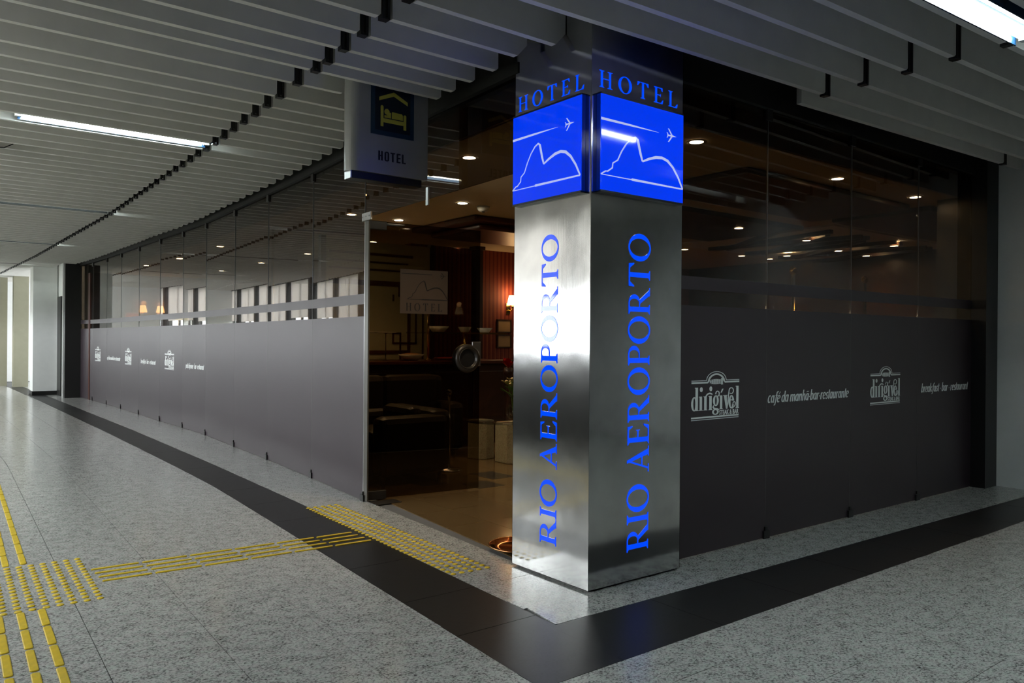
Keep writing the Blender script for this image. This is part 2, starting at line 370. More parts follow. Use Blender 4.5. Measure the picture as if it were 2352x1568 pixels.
def script_text(word, thick=0.115, thin=0.045, shear=0.22):
    """Italic serif lower case, x-height 0.5."""
    ink = Ink(); x = 0.0
    def arc(cx, cy, rx, ry, a0, a1, n=16): return [(cx + rx * math.cos(R(a0 + (a1 - a0) * k / n)), cy + ry * math.sin(R(a0 + (a1 - a0) * k / n))) for k in range(n + 1)]
    def pen(g, pts):
        ws = []
        for i in range(len(pts)):
            a = pts[max(i - 1, 0)]; b_ = pts[min(i + 1, len(pts) - 1)]
            t = math.atan2(b_[1] - a[1], b_[0] - a[0]); ws.append(thin + (thick - thin) * abs(math.sin(t - R(12))))
        g.stroke(pts, ws)
    st = lambda cx, y1, y0=0.0: [(cx - 0.05, y1 - 0.03), (cx, y1), (cx, (y0 + y1) / 2), (cx, y0 + 0.03), (cx + 0.05, y0)]
    bowl = lambda cx: arc(cx, 0.25, 0.13, 0.235, 0, 360, 22)
    arch = lambda x0: [(x0, 0.30), (x0 + 0.09, 0.46), (x0 + 0.19, 0.47), (x0 + 0.23, 0.36), (x0 + 0.23, 0.04), (x0 + 0.28, 0.0)]
    G = {
        'c': ([arc(0.17, 0.25, 0.14, 0.24, 60, 310)], 0.32), 'a': ([bowl(0.17), st(0.31, 0.49)], 0.40), 'b': ([st(0.07, 0.78), bowl(0.21)], 0.40),
        'd': ([bowl(0.17), st(0.31, 0.78)], 0.40), 'e': ([[(0.05, 0.23), (0.30, 0.30)], arc(0.17, 0.25, 0.14, 0.24, 15, 310)], 0.34),
        'f': ([[(0.34, 0.72), (0.27, 0.78), (0.19, 0.70), (0.16, 0.5), (0.14, 0.1), (0.10, -0.14), (0.0, -0.2)], [(0.05, 0.49), (0.30, 0.49)]], 0.28),
        'h': ([st(0.07, 0.78), arch(0.08)], 0.40), 'n': ([st(0.07, 0.49), arch(0.08)], 0.40), 'm': ([st(0.07, 0.49), arch(0.08), arch(0.31)], 0.63),
        'k': ([st(0.07, 0.78), [(0.33, 0.48), (0.10, 0.24)], [(0.14, 0.28), (0.36, 0.0)]], 0.40), 'p': ([[(0.02, 0.46), (0.07, 0.49), (0.07, -0.22)], bowl(0.21)], 0.40),
        'r': ([st(0.07, 0.49), [(0.08, 0.30), (0.16, 0.46), (0.28, 0.46)]], 0.30), 's': ([[(0.27, 0.42), (0.18, 0.49), (0.08, 0.42), (0.10, 0.30), (0.22, 0.20), (0.24, 0.08), (0.15, 0.0), (0.03, 0.07)]], 0.31),
        't': ([st(0.10, 0.68), [(0.0, 0.49), (0.22, 0.49)]], 0.22), 'u': ([[(0.02, 0.46), (0.07, 0.49), (0.07, 0.12), (0.13, 0.01), (0.22, 0.05), (0.29, 0.2)], st(0.30, 0.49)], 0.40),
        'i': ([st(0.07, 0.49), [(0.05, 0.66), (0.11, 0.66)]], 0.17), 'j': ([[(0.05, 0.49), (0.07, 0.2), (0.05, -0.12), (-0.04, -0.2)], [(0.05, 0.66), (0.11, 0.66)]], 0.17)}
    for ch in word:
        if ch == ' ': x += 0.16; continue
        g = Ink()
        if ch == '\u00b7': g.disc(0.06, 0.25, 0.045, 0.055); w = 0.15
        else:
            base = {'\u00e9': 'e', '\u00e3': 'a'}.get(ch, ch)
            for s_ in G[base][0]: pen(g, s_)
            w = G[base][1]
            if ch == '\u00e9': g.stroke([(0.14, 0.58), (0.26, 0.74)], [0.03, 0.07])
            if ch == '\u00e3': g.stroke([(0.06, 0.60), (0.13, 0.66), (0.22, 0.61), (0.31, 0.67)], 0.045)
        ink.extend(g, lambda q: (x + q[0] + shear * q[1], q[1])); x += w + 0.015
    return ink

def sans_text(text, bold=0.012):
    cu = bpy.data.curves.new('text_curve', 'FONT'); cu.body = text; cu.size = 1.0; cu.offset = bold; cu.resolution_u = 3
    ob = bpy.data.objects.new('text_curve', cu); COL.objects.link(ob)
    bpy.context.view_layer.update()
    me = bpy.data.meshes.new_from_object(ob.evaluated_get(bpy.context.evaluated_depsgraph_get()))
    ink = Ink()
    for p in me.polygons: ink.polys.append([(me.vertices[i].co.x, me.vertices[i].co.y) for i in p.vertices])
    bpy.data.objects.remove(ob); bpy.data.curves.remove(cu); bpy.data.meshes.remove(me)
    return ink

def block_hotel():
    k = Ink(); t = 0.15
    k.rect(0, t, 0, 1); k.rect(0.40 - t, 0.40, 0, 1); k.rect(t, 0.40 - t, 0.43, 0.57)
    x = 0.56; k.rect(x, x + t, 0.16, 0.84); k.rect(x + 0.42 - t, x + 0.42, 0.16, 0.84)
    k.ring(x + 0.21, 0.83, (0.21, 0.19), (0.21 - t, 0.07), 0, 180, 12); k.ring(x + 0.21, 0.17, (0.21, 0.19), (0.21 - t, 0.07), 180, 360, 12)
    x = 1.10; k.rect(x, x + 0.42, 0.86, 1); k.rect(x + 0.21 - t / 2, x + 0.21 + t / 2, 0, 0.86)
    x = 1.66; k.rect(x, x + t, 0, 1)
    for y in (0, 0.43, 0.86): k.rect(x + t, x + 0.36, y, y + 0.14)
    x = 2.15; k.rect(x, x + t, 0, 1); k.rect(x + t, x + 0.36, 0, 0.14)
    return k

def restaurant_logo():
    """The dirigivel logo in local units: width 1, v from 0 (bottom rule) to about 1.2 (top of the arch)."""
    k = Ink()
    def flat(pts): return [(p[0], -p[1]) for p in pts]
    def S(pts, w): k.stroke(flat(pts), w)
    def arcp(cx, cy, rx, ry, a0, a1, n=14): return [(cx + rx * math.cos(R(a0 + (a1 - a0) * i / n)), cy - ry * math.sin(R(a0 + (a1 - a0) * i / n))) for i in range(n + 1)]
    S([(103, 228), (302, 228)] + arcp(437, 228, 135, 122, 175, 5) + [(574, 228), (760, 228)], 9)
    S([(103, 256), (318, 256)] + arcp(437, 254, 108, 112, 170, 10) + [(556, 256), (760, 256)], 23)
    for i in range(7): S([(352 + i * 26, 247 - 38 * math.sqrt(max(0.05, 1 - ((i - 3) / 3.6) ** 2))), (352 + i * 26, 247 + 38 * math.sqrt(max(0.05, 1 - ((i - 3) / 3.6) ** 2)))], 13)
    for i in range(4): S([(345 + 14 * abs(i - 1.5), 222 + i * 17), (515 - 6 * abs(i - 1.5), 222 + i * 17)], 8)
    S([(515, 205), (515, 285)], 20); S([(500, 205), (528, 205)], 12); S([(500, 285), (528, 285)], 12)
    def stem(x, y0, y1, w=32):
        S([(x, y0), (x, y1)], w); S([(x - w * 0.8, y0 + 4), (x, y0 + 10)], 10); S([(x - w * 0.8, y1 - 4), (x + w * 0.8, y1 - 4)], 8)
    base = 640
    k.ring(140, -545, (40, 98), (14, 82)); stem(172, 320, base, 32)
    k.disc(232, -350, 19, 34); stem(226, 445, base, 32)
    stem(288, 445, base, 32); S(arcp(345, 470, 52, 62, 175, 45), [16, 16, 16, 16, 17, 18, 19, 20, 21, 22, 22, 22, 20, 16, 10]); k.disc(360, -345, 19, 34)
    stem(356, 445, base, 32)
    k.ring(430, -515, (40, 76), (13, 62)); S(arcp(452, 418, 24, 36, -100, 190), [14] * 15)
    S([(400, 580), (392, 605), (410, 625), (450, 632), (468, 650)], [14, 18, 24, 26, 24]); k.ring(425, -672, (45, 42), (22, 26))
    stem(503, 445, base, 32); k.quad((495, -405), (512, -405), (534, -352), (516, -352))
    k.quad((540, -445), (580, -445), (592, -640), (572, -640)); S([(585, 638), (600, 540), (606, 440), (614, 385)] + arcp(645, 385, 32, 42, 165, -130), 13)
    S([(532, 448), (590, 448)], 9)
    k.ring(648, -545, (40, 96), (13, 80), 10, 335); S([(622, 520), (686, 515)], 12);
    S([(660, 638), (694, 610)] + arcp(688, 575, 18, 30, -40, 200, 10), 13)
    stem(734, 320, base, 32)
    k.rect(100, 752, -748, -726); k.rect(100, 752, -772, -763)
    t = sans_text('STEAK & BAR', 0.02).fit(478, 752, -720, -650); k.extend(t, lambda q: q)
    return k.map(lambda q: ((q[0] - 100) / 660.0, (q[1] + 772) / 544.0))

# ------------------------------------------------------------------ plan of the place (metres; camera stands at the origin)
FAC = [(5.488, 2.802), (6.673, 2.890), (7.948, 2.955), (9.128, 3.002), (10.40, 3.052), (11.459, 3.050), (12.56, 3.015), (13.852, 3.003), (15.124, 2.988), (16.253, 2.965), (17.41, 2.925), (18.36, 2.858)]
def fac_x(y): return lerp([(2.8, 2.675), (3.43, 2.70)] + FAC, y)
ZS = 2.76                       # underside of the ceiling slats
ZG = 2.735                      # top of the glass
GY = 2.955                      # plane of the right-hand glass
S_IN = [(2.60, 2.268), (3.5, 2.295), (5.67, 2.375), (8, 2.415), (11.66, 2.43), (17, 2.39), (20, 2.36), (26, 2.25)]
S_OUT = [(2.17, 1.81), (4.23, 1.925), (6.67, 2.055), (8, 2.075), (11.3, 2.09), (17.8, 2.06), (26, 1.95)]

# ------------------------------------------------------------------ floor
floor = box('floor', 'grout', (-1.4, 9.2, -4.2, 26.2, -0.20, -0.006)); tag(floor, kind='structure')
GAP = 0.0016
def tile(poly, mat, name, parent):
    cx = sum(p[0] for p in poly) / len(poly); cy = sum(p[1] for p in poly) / len(poly)
    q = []
    for p in poly:
        dx, dy = cx - p[0], cy - p[1]
        q.append((p[0] + math.copysign(GAP, dx), p[1] + math.copysign(GAP, dy)))
    return q
def in_view(x, y):
    dx = x * _f.x + y * _f.y; sx = x * _r.x + y * _r.y
    if dx < 0.4: return False
    return abs(sx / dx) < 0.70 and (1.25 / dx) < 0.50
def clip_half(poly, fn):
    out = []
    for i in range(len(poly)):
        a, b_ = poly[i], poly[(i + 1) % len(poly)]; fa, fb = fn(a), fn(b_)
        if fa >= 0: out.append(a)
        if fa * fb < 0:
            t = fa / (fa - fb); out.append((a[0] + (b_[0] - a[0]) * t, a[1] + (b_[1] - a[1]) * t))
    return out
tiles = []                       # (distance, polygon, material, name)
jx = lambda k, y: 1.43 + 0.415 * k + 0.031 * (min(y, 9.0) - 3.2)
TL = 0.65
for k in range(-8, 19):
    for r_ in range(-7, 42):
        y0 = r_ * TL - 0.05 + (0.33 if k % 2 else 0.0); y1 = y0 + TL
        poly = [(jx(k, y0), y0), (jx(k + 1, y0), y0), (jx(k + 1, y1), y1), (jx(k, y1), y1)]
        # keep the part on the concourse side of the black band
        poly_l = clip_half(poly, lambda p: lerp(S_OUT, p[1]) - p[0]) if y1 > 2.15 else poly
        if y1 > 2.15 and y0 < 2.15:
            low = clip_half(poly, lambda p: 2.15 - p[1]); top = clip_half(clip_half(poly, lambda p: p[1] - 2.15), lambda p: lerp(S_OUT, p[1]) - p[0])
            if len(top) >= 3 and len(low) >= 3 and abs(lerp(S_OUT, 2.15) - poly[1][0]) > 1e-6 and poly[1][0] < 1.81: parts = [poly]
            else: parts = [low, top]
        else: parts = [poly_l]
        for pp in parts:
            if len(pp) < 3: continue
            ar = abs(sum(pp[i][0] * pp[(i + 1) % len(pp)][1] - pp[(i + 1) % len(pp)][0] * pp[i][1] for i in range(len(pp)))) / 2
            if ar < 0.003: continue
            cx = sum(p[0] for p in pp) / len(pp); cy = sum(p[1] for p in pp) / len(pp)
            if cx < -1.2 or cx > 7.58 or cy > 25: continue
            tiles.append([cx, cy, pp, 'grey_granite', 'floor_tile'])
ys = [2.62] + [2.84 + 0.65 * i for i in range(0, 35)]
prev = None
# black band along the left-hand glass, then along the right-hand glass
def band_x(y, t): return lerp(S_OUT, y) * (1 - t) + lerp(S_IN, y) * t
corner = [(1.81, 2.15), (2.23, 2.15), (2.268, 2.60), (lerp(S_IN, 2.745), 2.745), (lerp(S_OUT, 2.745), 2.745)]
tiles.append([2.0, 2.4, corner, 'black_granite', 'border_tile'])
yy = [2.745, 3.245] + [3.245 + 0.65 * i for i in range(1, 35)]
for a, b_ in zip(yy, yy[1:]):
    tiles.append([lerp(S_OUT, a) + 0.2, (a + b_) / 2, [(lerp(S_OUT, a), a), (lerp(S_IN, a), a), (lerp(S_IN, b_), b_), (lerp(S_OUT, b_), b_)], 'black_granite', 'border_tile'])
    x1a, x1b = (fac_x(a) + 0.02, fac_x(b_) + 0.02)
    if a > 3.2: tiles.append([(lerp(S_IN, a) + x1a) / 2, (a + b_) / 2, [(lerp(S_IN, a), a), (x1a, a), (x1b, b_), (lerp(S_IN, b_), b_)], 'grey_granite', 'floor_tile'])
rin = lambda x: 2.60 - 0.022 * (x - 2.27)
rout = lambda x: 2.15 - 0.002 * (x - 1.81)
xx = [2.23, 2.86, 3.515, 4.145, 4.83, 5.48, 6.13, 6.78, 7.43, 7.62]
for a, b_ in zip(xx, xx[1:]):
    tiles.append([(a + b_) / 2, 2.35, [(a, rout(a)), (b_, rout(b_)), (b_, rin(b_)), (a, rin(a) if a > 2.3 else 2.60)], 'black_granite', 'border_tile'])
    tiles.append([(a + b_) / 2, 2.75, [(a if a > 2.3 else 2.27, rin(a)), (b_, rin(b_)), (b_, 3.0), (a if a > 2.3 else 2.30, 2.84 if a < 2.3 else 3.0)], 'grey_granite', 'floor_tile'])
tiles.append([2.45, 3.0, [(2.28, 2.84), (2.86, 2.84), (2.86, 3.245), (lerp(S_IN, 3.245), 3.245)], 'grey_granite', 'floor_tile'])
tiles.sort(key=lambda t: (not in_view(t[0], t[1]), t[0] * t[0] + t[1] * t[1]))
rest = {}
for i, (cx, cy, pp, mat, nm) in enumerate(tiles):
    q = tile(pp, mat, nm, floor)
    if i < 298: MB().prism(q, -0.0055, random.uniform(-0.0002, 0.0)).build(nm, mat, floor)
    else: rest.setdefault((mat, nm), MB()).prism(q, -0.0055, 0.0)
for (mat, nm), mb in rest.items(): tag(mb.build(nm, mat, floor), kind='stuff')

# restaurant floor
floor_in = MB().prism([(2.79, 3.43), (2.80, 3.0), (11.2, 3.0), (11.2, 18.0), (2.99, 18.0)] + [(fac_x(y) + 0.06, y) for y in (17.4, 15.1, 13.8, 12.5, 11.4, 10.4, 9.1, 7.9, 6.7, 5.5)], -0.1, -0.008).build('floor_restaurant', 'grout'); tag(floor_in, kind='structure')
irest = MB()
for i in range(0, 20):
    for j in range(0, 32):
        x0, y0 = 2.74 + i * 0.44, 3.0 + j * 0.46
        pp = [(x0, y0), (x0 + 0.44, y0), (x0 + 0.44, y0 + 0.46), (x0, y0 + 0.46)]
        pp = clip_half(pp, lambda p: p[0] - (2.72 + 0.092 * (p[1] - 3.0)) if p[1] < 5.6 else p[0] - fac_x(p[1]) - 0.06)
        if len(pp) < 3: continue
        q = tile(pp, '', '', None)
        cx, cy = x0 + 0.22, y0 + 0.23
        if 3.2 < cy < 7.2 and cx < 5.4 and i < 6: MB().prism(q, -0.007, 0.0).build('marble_tile', 'brown_marble', floor_in)
        else: irest.prism(q, -0.007, 0.0)
tag(irest.build('marble_tile', 'brown_marble', floor_in), kind='stuff')
for (x0, x1, y0, y1) in ((3.82, 4.09, 5.37, 5.65), (4.17, 4.43, 5.66, 6.02), (4.52, 4.80, 5.37, 5.65), (3.48, 3.76, 5.72, 6.0)):
    box('inlay_tile', 'dark_marble', (x0, x1, y0, y1, -0.004, 0.0012), floor_in)

# ------------------------------------------------------------------ ceiling slab, slats and their black connectors
ceiling = box('ceiling', 'plenum_paint', (-1.4, 11.4, -4.4, 26.2, 3.30, 3.45)); tag(ceiling, kind='structure')
SH, ST = 0.215, 0.036
cache = {}
def slat(x0, x1, y, skew=0.0, cut=False, conn=True, mb=None):
    """one painted slat from x0 to x1; its connector hangs at the x1 end"""
    L = x1 - x0; key = (round(L, 2), cut)
    if key not in cache:
        L = key[0]; c = 0.006
        if cut: prof = [(0, 0), (L, 0), (L + 0.062, 0.066), (L + 0.062, SH), (0, SH)]
        else: prof = [(0, 0), (L - 0.012, 0), (L, 0.012), (L, SH), (0, SH)]
        n = len(prof); m_ = MB()
        m_.add([(p[0], 0, p[1]) for p in prof] + [(p[0], ST, p[1]) for p in prof],
               [tuple(range(n)), tuple(range(2 * n - 1, n - 1, -1))] + [(i, n + i, n + (i + 1) % n, (i + 1) % n) for i in range(n)])
        cache[key] = m_.mesh('ceiling_slat')
    o = link('ceiling_slat', cache[key], 'slat_paint', ceiling); o.location = (x0, y - ST, ZS + random.uniform(-0.002, 0.002)); o.rotation_euler.z = skew
    if conn:
        if 'conn' not in cache:
            m_ = MB(); m_.box(0.004, 0.018, -0.004, ST + 0.004, -0.004, SH - 0.01); m_.box(0.032, 0.046, -0.004, ST + 0.004, -0.004, SH - 0.01); m_.box(0.018, 0.032, 0.006, ST - 0.006, 0.012, SH - 0.01); m_.box(0.004, 0.046, -0.004, ST + 0.004, -0.008, -0.001)
            cache['conn'] = m_.mesh('slat_connector')
        c = link('slat_connector', cache['conn'], 'black_plastic', o); c.location = (round(L, 2), 0, 0)
    return o
ROW = 0.245
rows = [3.055 + ROW * i for i in range(0, 92)]; rows[4] = 4.01; rows[5] = 4.185; rows[6] = 4.47
GX1 = [(3.0, 1.735), (4.0, 1.79), (5.0, 1.825), (6.4, 1.875), (7.6, 1.895), (10.6, 1.955), (12.1, 1.935), (17, 1.885), (22, 1.75), (26, 1.5)]
for i, y in enumerate(rows):
    g1 = lerp(GX1, y); g2 = g1 - 1.89
    tube_row = any(abs(y - t) < ROW * 0.5 for t in (6.42, 10.6, 14.85, 19.05))
    if True:
        slat(g2 + 0.05, g1 - 0.005, y)
    if y < 20:
        xe = fac_x(y) - 0.10
        if y > 18.3: xe = 2.52
        if i == 0: slat(g1 + 0.05, 2.605, y, cut=True, conn=False)
        elif i == 1: slat(g1 + 0.05, 2.555, y, cut=True, conn=False)
        elif i == 6: slat(g1 + 0.05, 2.12, y, conn=False)
        else: slat(g1 + 0.05, xe, y, conn=False)
    else: slat(g1 + 0.05, 2.9, y, conn=False)
# the slat row beside the windows, seen only as a reflection in the glass
side = MB()
for y in rows:
    g2 = lerp(GX1, y) - 1.89; side.box(WX + 0.1, g2, y - ST, y, ZS, ZS + SH)
tag(side.build('ceiling_slat', 'slat_paint', ceiling), kind='stuff')
SK = -0.047
near = [2.69, 2.44, 2.18, 1.925, 1.675, 1.42, 1.17, 0.92, 0.67, 0.42, 0.17, -0.08, -0.33, -0.58, -0.83, -1.08]
for i, y in enumerate(near):
    gx = 4.40 - 0.012 * i
    yy_ = lambda x: y + SK * (x - 3.1)
    slat(1.80, gx - 0.005, yy_(1.80), SK)
    slat(gx + 0.05, 7.24, yy_(gx + 0.05), SK, conn=(i < 6))
    slat(-0.1, 1.75, yy_(-0.1), SK)
    if i < 7: slat(7.29, 9.0, yy_(7.29), SK, conn=False)
y0 = 2.69 + ROW; slat(4.45, 7.24, y0 + SK * 1.35 - 0.05, SK)
slat(7.29, 7.58, y0 + SK * 4.2 - 0.05, SK, conn=False)

# ------------------------------------------------------------------ glass front along the left
def basis(a, b_):
    d = (Vector((b_[0], b_[1], 0)) - Vector((a[0], a[1], 0))); L = d.length; return d / L, L
def slab(mb, a, d, n, s0, s1, t0, t1, z0, z1):
    """box along direction d from s0 to s1, thickness t0..t1 along n"""
    P = lambda s, t, z: (a[0] + d.x * s + n.x * t, a[1] + d.y * s + n.y * t, z)
    vs_ = [P(s0, t0, z0), P(s1, t0, z0), P(s1, t1, z0), P(s0, t1, z0), P(s0, t0, z1), P(s1, t0, z1), P(s1, t1, z1), P(s0, t1, z1)]
    fs = [(0, 3, 2, 1), (4, 5, 6, 7), (0, 1, 5, 4), (1, 2, 6, 5), (2, 3, 7, 6), (3, 0, 4, 7)]
    if d.cross(n).z < 0: fs = [f[::-1] for f in fs]
    return mb.add(vs_, fs)
FILM, B0, B1 = 1.43, 1.525, 1.605
BANDT = {'L': (1.43, 1.525, 1.605), 'R': (1.462, 1.555, 1.632)}
LOGO = restaurant_logo()
def copy_ink(k): n = Ink(); n.polys = [list(p) for p in k.polys]; return n
win_n = 0
def glass_panel(a, b_, n, side, ztop=ZG, film=True, clip=True):
    """one tall bronze glass panel between plan points a and b_; n points to the concourse"""
    global win_n
    win_n += 1
    d, L = basis(a, b_); n = Vector(n)
    root = empty('window_%d' % win_n, (a[0], a[1], 0)); tag(root, kind='structure')
    loc0 = (0.0, 0.0)
    slab(MB(), loc0, d, n, 0.001, L - 0.001, -0.010, 0.0, 0.003, ztop).build('pane', 'bronze_glass', root)
    f0, f1, f2 = BANDT[side]; E0 = 0.0013 if side == 'R' else -0.004
    if film:
        slab(MB(), loc0, d, n, E0, L - E0, 0.0008, 0.0022, 0.003, f0).build('film_panel', 'film', root)
        slab(MB(), loc0, d, n, E0, L - E0, 0.0008, 0.0022, f1, f2).build('film_band', 'film', root)
    slab(MB(), loc0, d, n, -0.0008 if side == 'R' else -0.0022, 0.0008 if side == 'R' else 0.0022, -0.009, 0.0030, 0.003, ztop).build('joint_seal', 'seal_grey', root)
    if clip:
        m_ = MB(); slab(m_, loc0, d, n, -0.03, 0.03, 0.0025, 0.016, 0.0, 0.05); slab(m_, loc0, d, n, -0.012, 0.012, 0.0025, 0.012, 0.05, 0.075)
        m_.build('floor_clip', 'black_plastic', root)
        m_ = MB(); slab(m_, loc0, d, n, -0.03, 0.03, 0.0025, 0.016, ztop - 0.07, ztop + 0.0)
        m_.build('head_clip', 'bronze_metal' if side == 'L' else 'black_plastic', root)
    return root, d, n, L
pts = [(x, y) for y, x in FAC]
panels = []
for a, b_ in zip(pts, pts[1:]):
    d, L = basis(a, b_); n = Vector((-d.y, d.x, 0))
    if n.x > 0: n = -n
    panels.append((a, b_) + glass_panel(a, b_, n, 'L'))
def decal(panel, ink, name, s_from, z0, lift=0.0035):
    """writing on the concourse side; s_from: fraction of the run measured along the reading direction"""
    a, b_, root, d, n, L = panel
    # reading direction runs so that u x up points to the concourse
    u = d.copy()
    if u.cross(Vector((0, 0, 1))).dot(n) < 0: u = -u; o = Vector((0, 0, 0)) + d * L
    else: o = Vector((0, 0, 0))
    o = o + u * s_from + n * 0.0024; o.z = z0
    return ink.build(name, 'vinyl_white', o, u, (0, 0, 1), root, 0.0012)
LW, LH = 0.455, 0.232
def logo_on(panel, s): decal(panel, copy_ink(LOGO).map(lambda q: (q[0] * LW, q[1] * LH)), 'logo', s, 0.79)
def words_on(panel, s, text, w, z=0.842, h=0.09): decal(panel, script_text(text).fit(0, w, -0.022, h - 0.018), 'lettering', s, z)
# left run: panel k spans y FAC[k]..FAC[k+1]; text reads from far to near
def lpanel(y):
    for p in panels:
        if p[0][1] <= y <= p[1][1]: return p
def left_s(y): p = lpanel(y); return p, (p[1][1] - y)
for ylogo in (12.30, 14.80, 17.18):
    p, s = left_s(ylogo); logo_on(p, s)
for ytxt, text, w in ((11.30, 'petit d\u00e9jeuner \u00b7 bar \u00b7 restaurant', 0.84), (13.71, 'breakfast \u00b7 bar \u00b7 restaurant', 0.93), (16.20, 'caf\u00e9 da manh\u00e3\u00b7bar\u00b7restaurante', 1.04)):
    p, s = left_s(ytxt); words_on(p, s, text, w)

# right run
RX = [3.37, 4.345, 5.368, 6.387, 7.45]
rpan = []
for a, b_ in zip(RX, RX[1:]):
    rpan.append(((a, GY), (b_, GY)) + glass_panel((a, GY), (b_, GY), (0, -1, 0), 'R', clip=a > 3.5))
logo_on(rpan[0], 3.606 - 3.37); words_on(rpan[1], 0.015, 'caf\u00e9 da manh\u00e3\u00b7bar\u00b7restaurante', 0.985, z=0.865)
logo_on(rpan[2], 5.647 - 5.368); words_on(rpan[3], 6.45 - 6.387, 'breakfast \u00b7 bar \u00b7 restaurant', 0.87, z=0.86)
# transom over the doorway
win_n += 1
tr = empty('window_%d' % win_n, (2.705, 3.44, 0)); tag(tr, kind='structure')
d, L = basis((2.705, 3.44), (2.802, 5.488)); n = Vector((-1, 0.05, 0)).normalized()
slab(MB(), (0, 0), d, n, 0.0, L - 0.004, -0.010, 0.0, 2.195, ZG).build('pane', 'bronze_glass', tr)
mm = MB(); slab(mm, (0, 0), d, n, 1.03, 1.06, 0.001, 0.012, 2.15, 2.27); mm.build('glass_clip', 'satin_metal', tr)
mm = MB(); slab(mm, (0, 0), d, n, L - 0.13, L + 0.03, 0.001, 0.014, 2.165, 2.225); mm.build('patch_fitting', 'satin_metal', tr)
for s_ in (L - 0.11, L - 0.05, L + 0.01):
    mm = MB(); slab(mm, (0, 0), d, n, s_ - 0.005, s_ + 0.005, 0.014, 0.018, 2.19, 2.20); mm.build('screw', 'chrome', tr)
# glass end fin beside the doorway
fin = MB().box(2.800, 2.812, 5.425, 5.486, 0.003, 2.165).build('window_%d' % (win_n + 1), 'fin_grey'); tag(fin, kind='structure')
box('edge_strip', 'satin_metal', (2.7985, 2.8005, 5.482, 5.487, 0.003, 2.165), fin)

# head rails in dark bronze over the glass
t1 = MB(); path = [(2.70, 3.43)] + pts
for a, b_ in zip(path, path[1:]):
    d, L = basis(a, b_); n = Vector((d.y, -d.x, 0))
    slab(t1, a, d, n, -0.02, L + 0.02, -0.03, 0.09, ZG, ZG + 0.06); slab(t1, a, d, n, -0.02, L + 0.02, 0.02, 0.09, ZG + 0.06, 3.30)
tag(t1.build('trim_1', 'rail_black'), kind='structure')
tag(MB().box(3.36, 7.62, GY - 0.03, GY + 0.09, ZG, 3.30).build('trim_2', 'black_paint'), kind='structure')

# ------------------------------------------------------------------ glass door, swung inwards
door = empty('door_1', (2.815, 5.462, 0)); tag(door, kind='structure')
dd = Vector((0.993, -0.105, 0)).normalized(); dn = Vector((dd.y, -dd.x, 0))      # dn faces the camera
if dn.y > 0: dn = -dn
DW = 0.995
slab(MB(), (0, 0), dd, dn, 0.012, DW, -0.010, 0, 0.012, 2.17).build('pane', 'door_glass', door)
mm = MB(); slab(mm, (0, 0), dd, dn, 0.0, 0.15, -0.026, 0.016, 2.105, 2.172); mm.build('top_hinge', 'black_plastic', door, 0.004)
mm = MB(); slab(mm, (0, 0), dd, dn, 0.0, 0.16, -0.026, 0.016, 0.006, 0.075); mm.build('bottom_hinge', 'bronze_metal', door, 0.004)
lp = slab(MB(), (0, 0), dd, dn, DW - 0.075, DW + 0.004, -0.022, 0.012, 1.035, 1.238).build('lock_plate', 'satin_metal', door, 0.003)
mm = MB(); slab(mm, (0, 0), dd, dn, DW - 0.028, DW - 0.018, 0.012, 0.015, 1.13, 1.14); mm.build('keyhole', 'black_plastic', lp)
def disc_handle(t_sign, name):
    h = MB(); prof = [(0.060, 0.0), (0.105, 0.004), (0.118, 0.018), (0.112, 0.034), (0.088, 0.040), (0.078, 0.030), (0.072, 0.012), (0.0, 0.010)]
    h.lathe(prof, n=36)
    rot = Matrix((tuple(dd), (0, 0, 1), tuple(dn * t_sign))).transposed()
    o = Vector((0, 0, 0)) + dd * (DW - 0.125) + dn * (0.0 if t_sign > 0 else -0.010) ; o.z = 1.10
    h.v = [tuple(o + rot @ Vector(v)) for v in h.v]
    ob = h.build(name, 'bronze_metal', door)
    c = MB().lathe([(0.0, 0.006), (0.070, 0.006), (0.070, 0.016), (0.0, 0.017)], n=30, smooth=False); c.v = [tuple(o + rot @ Vector(v)) for v in c.v]; c.build('handle_centre', 'letter_black', ob)
    r_ = MB().lathe([(0.079, 0.037), (0.084, 0.043), (0.089, 0.041), (0.084, 0.037), (0.079, 0.037)], n=36, caps=False); r_.v = [tuple(o + rot @ Vector(v)) for v in r_.v]; r_.build('handle_rim', 'bronze_metal', ob)
disc_handle(1, 'round_handle'); disc_handle(-1, 'round_handle')
# etched sticker with mountain outline and plane, as on the light boxes
MOUNT = [(0.0, 0.165), (0.055, 0.205), (0.075, 0.205), (0.13, 0.25), (0.135, 0.30), (0.19, 0.34), (0.235, 0.44), (0.29, 0.53), (0.35, 0.595), (0.40, 0.62), (0.425, 0.60), (0.46, 0.46), (0.485, 0.38)]
MOUNT2 = [(0.485, 0.38), (0.56, 0.42), (0.65, 0.455), (0.73, 0.465), (0.80, 0.445), (0.87, 0.385), (0.94, 0.285), (1.0, 0.165)]
def mountain(wd=0.014):
    k = Ink(); k.stroke(MOUNT, [wd * 0.8] * 8 + [wd, wd * 1.2, wd * 1.6, wd * 1.6, wd]); k.stroke(MOUNT2, [wd, wd * 1.5, wd * 1.8, wd * 1.8, wd * 1.8, wd * 1.5, wd * 1.3, wd])
    k.stroke([(0.0, 0.165), (0.35, 0.165), (0.36, 0.167), (1.0, 0.165)], [wd * 0.5, wd * 0.6, wd * 1.5, wd * 0.9]); return k
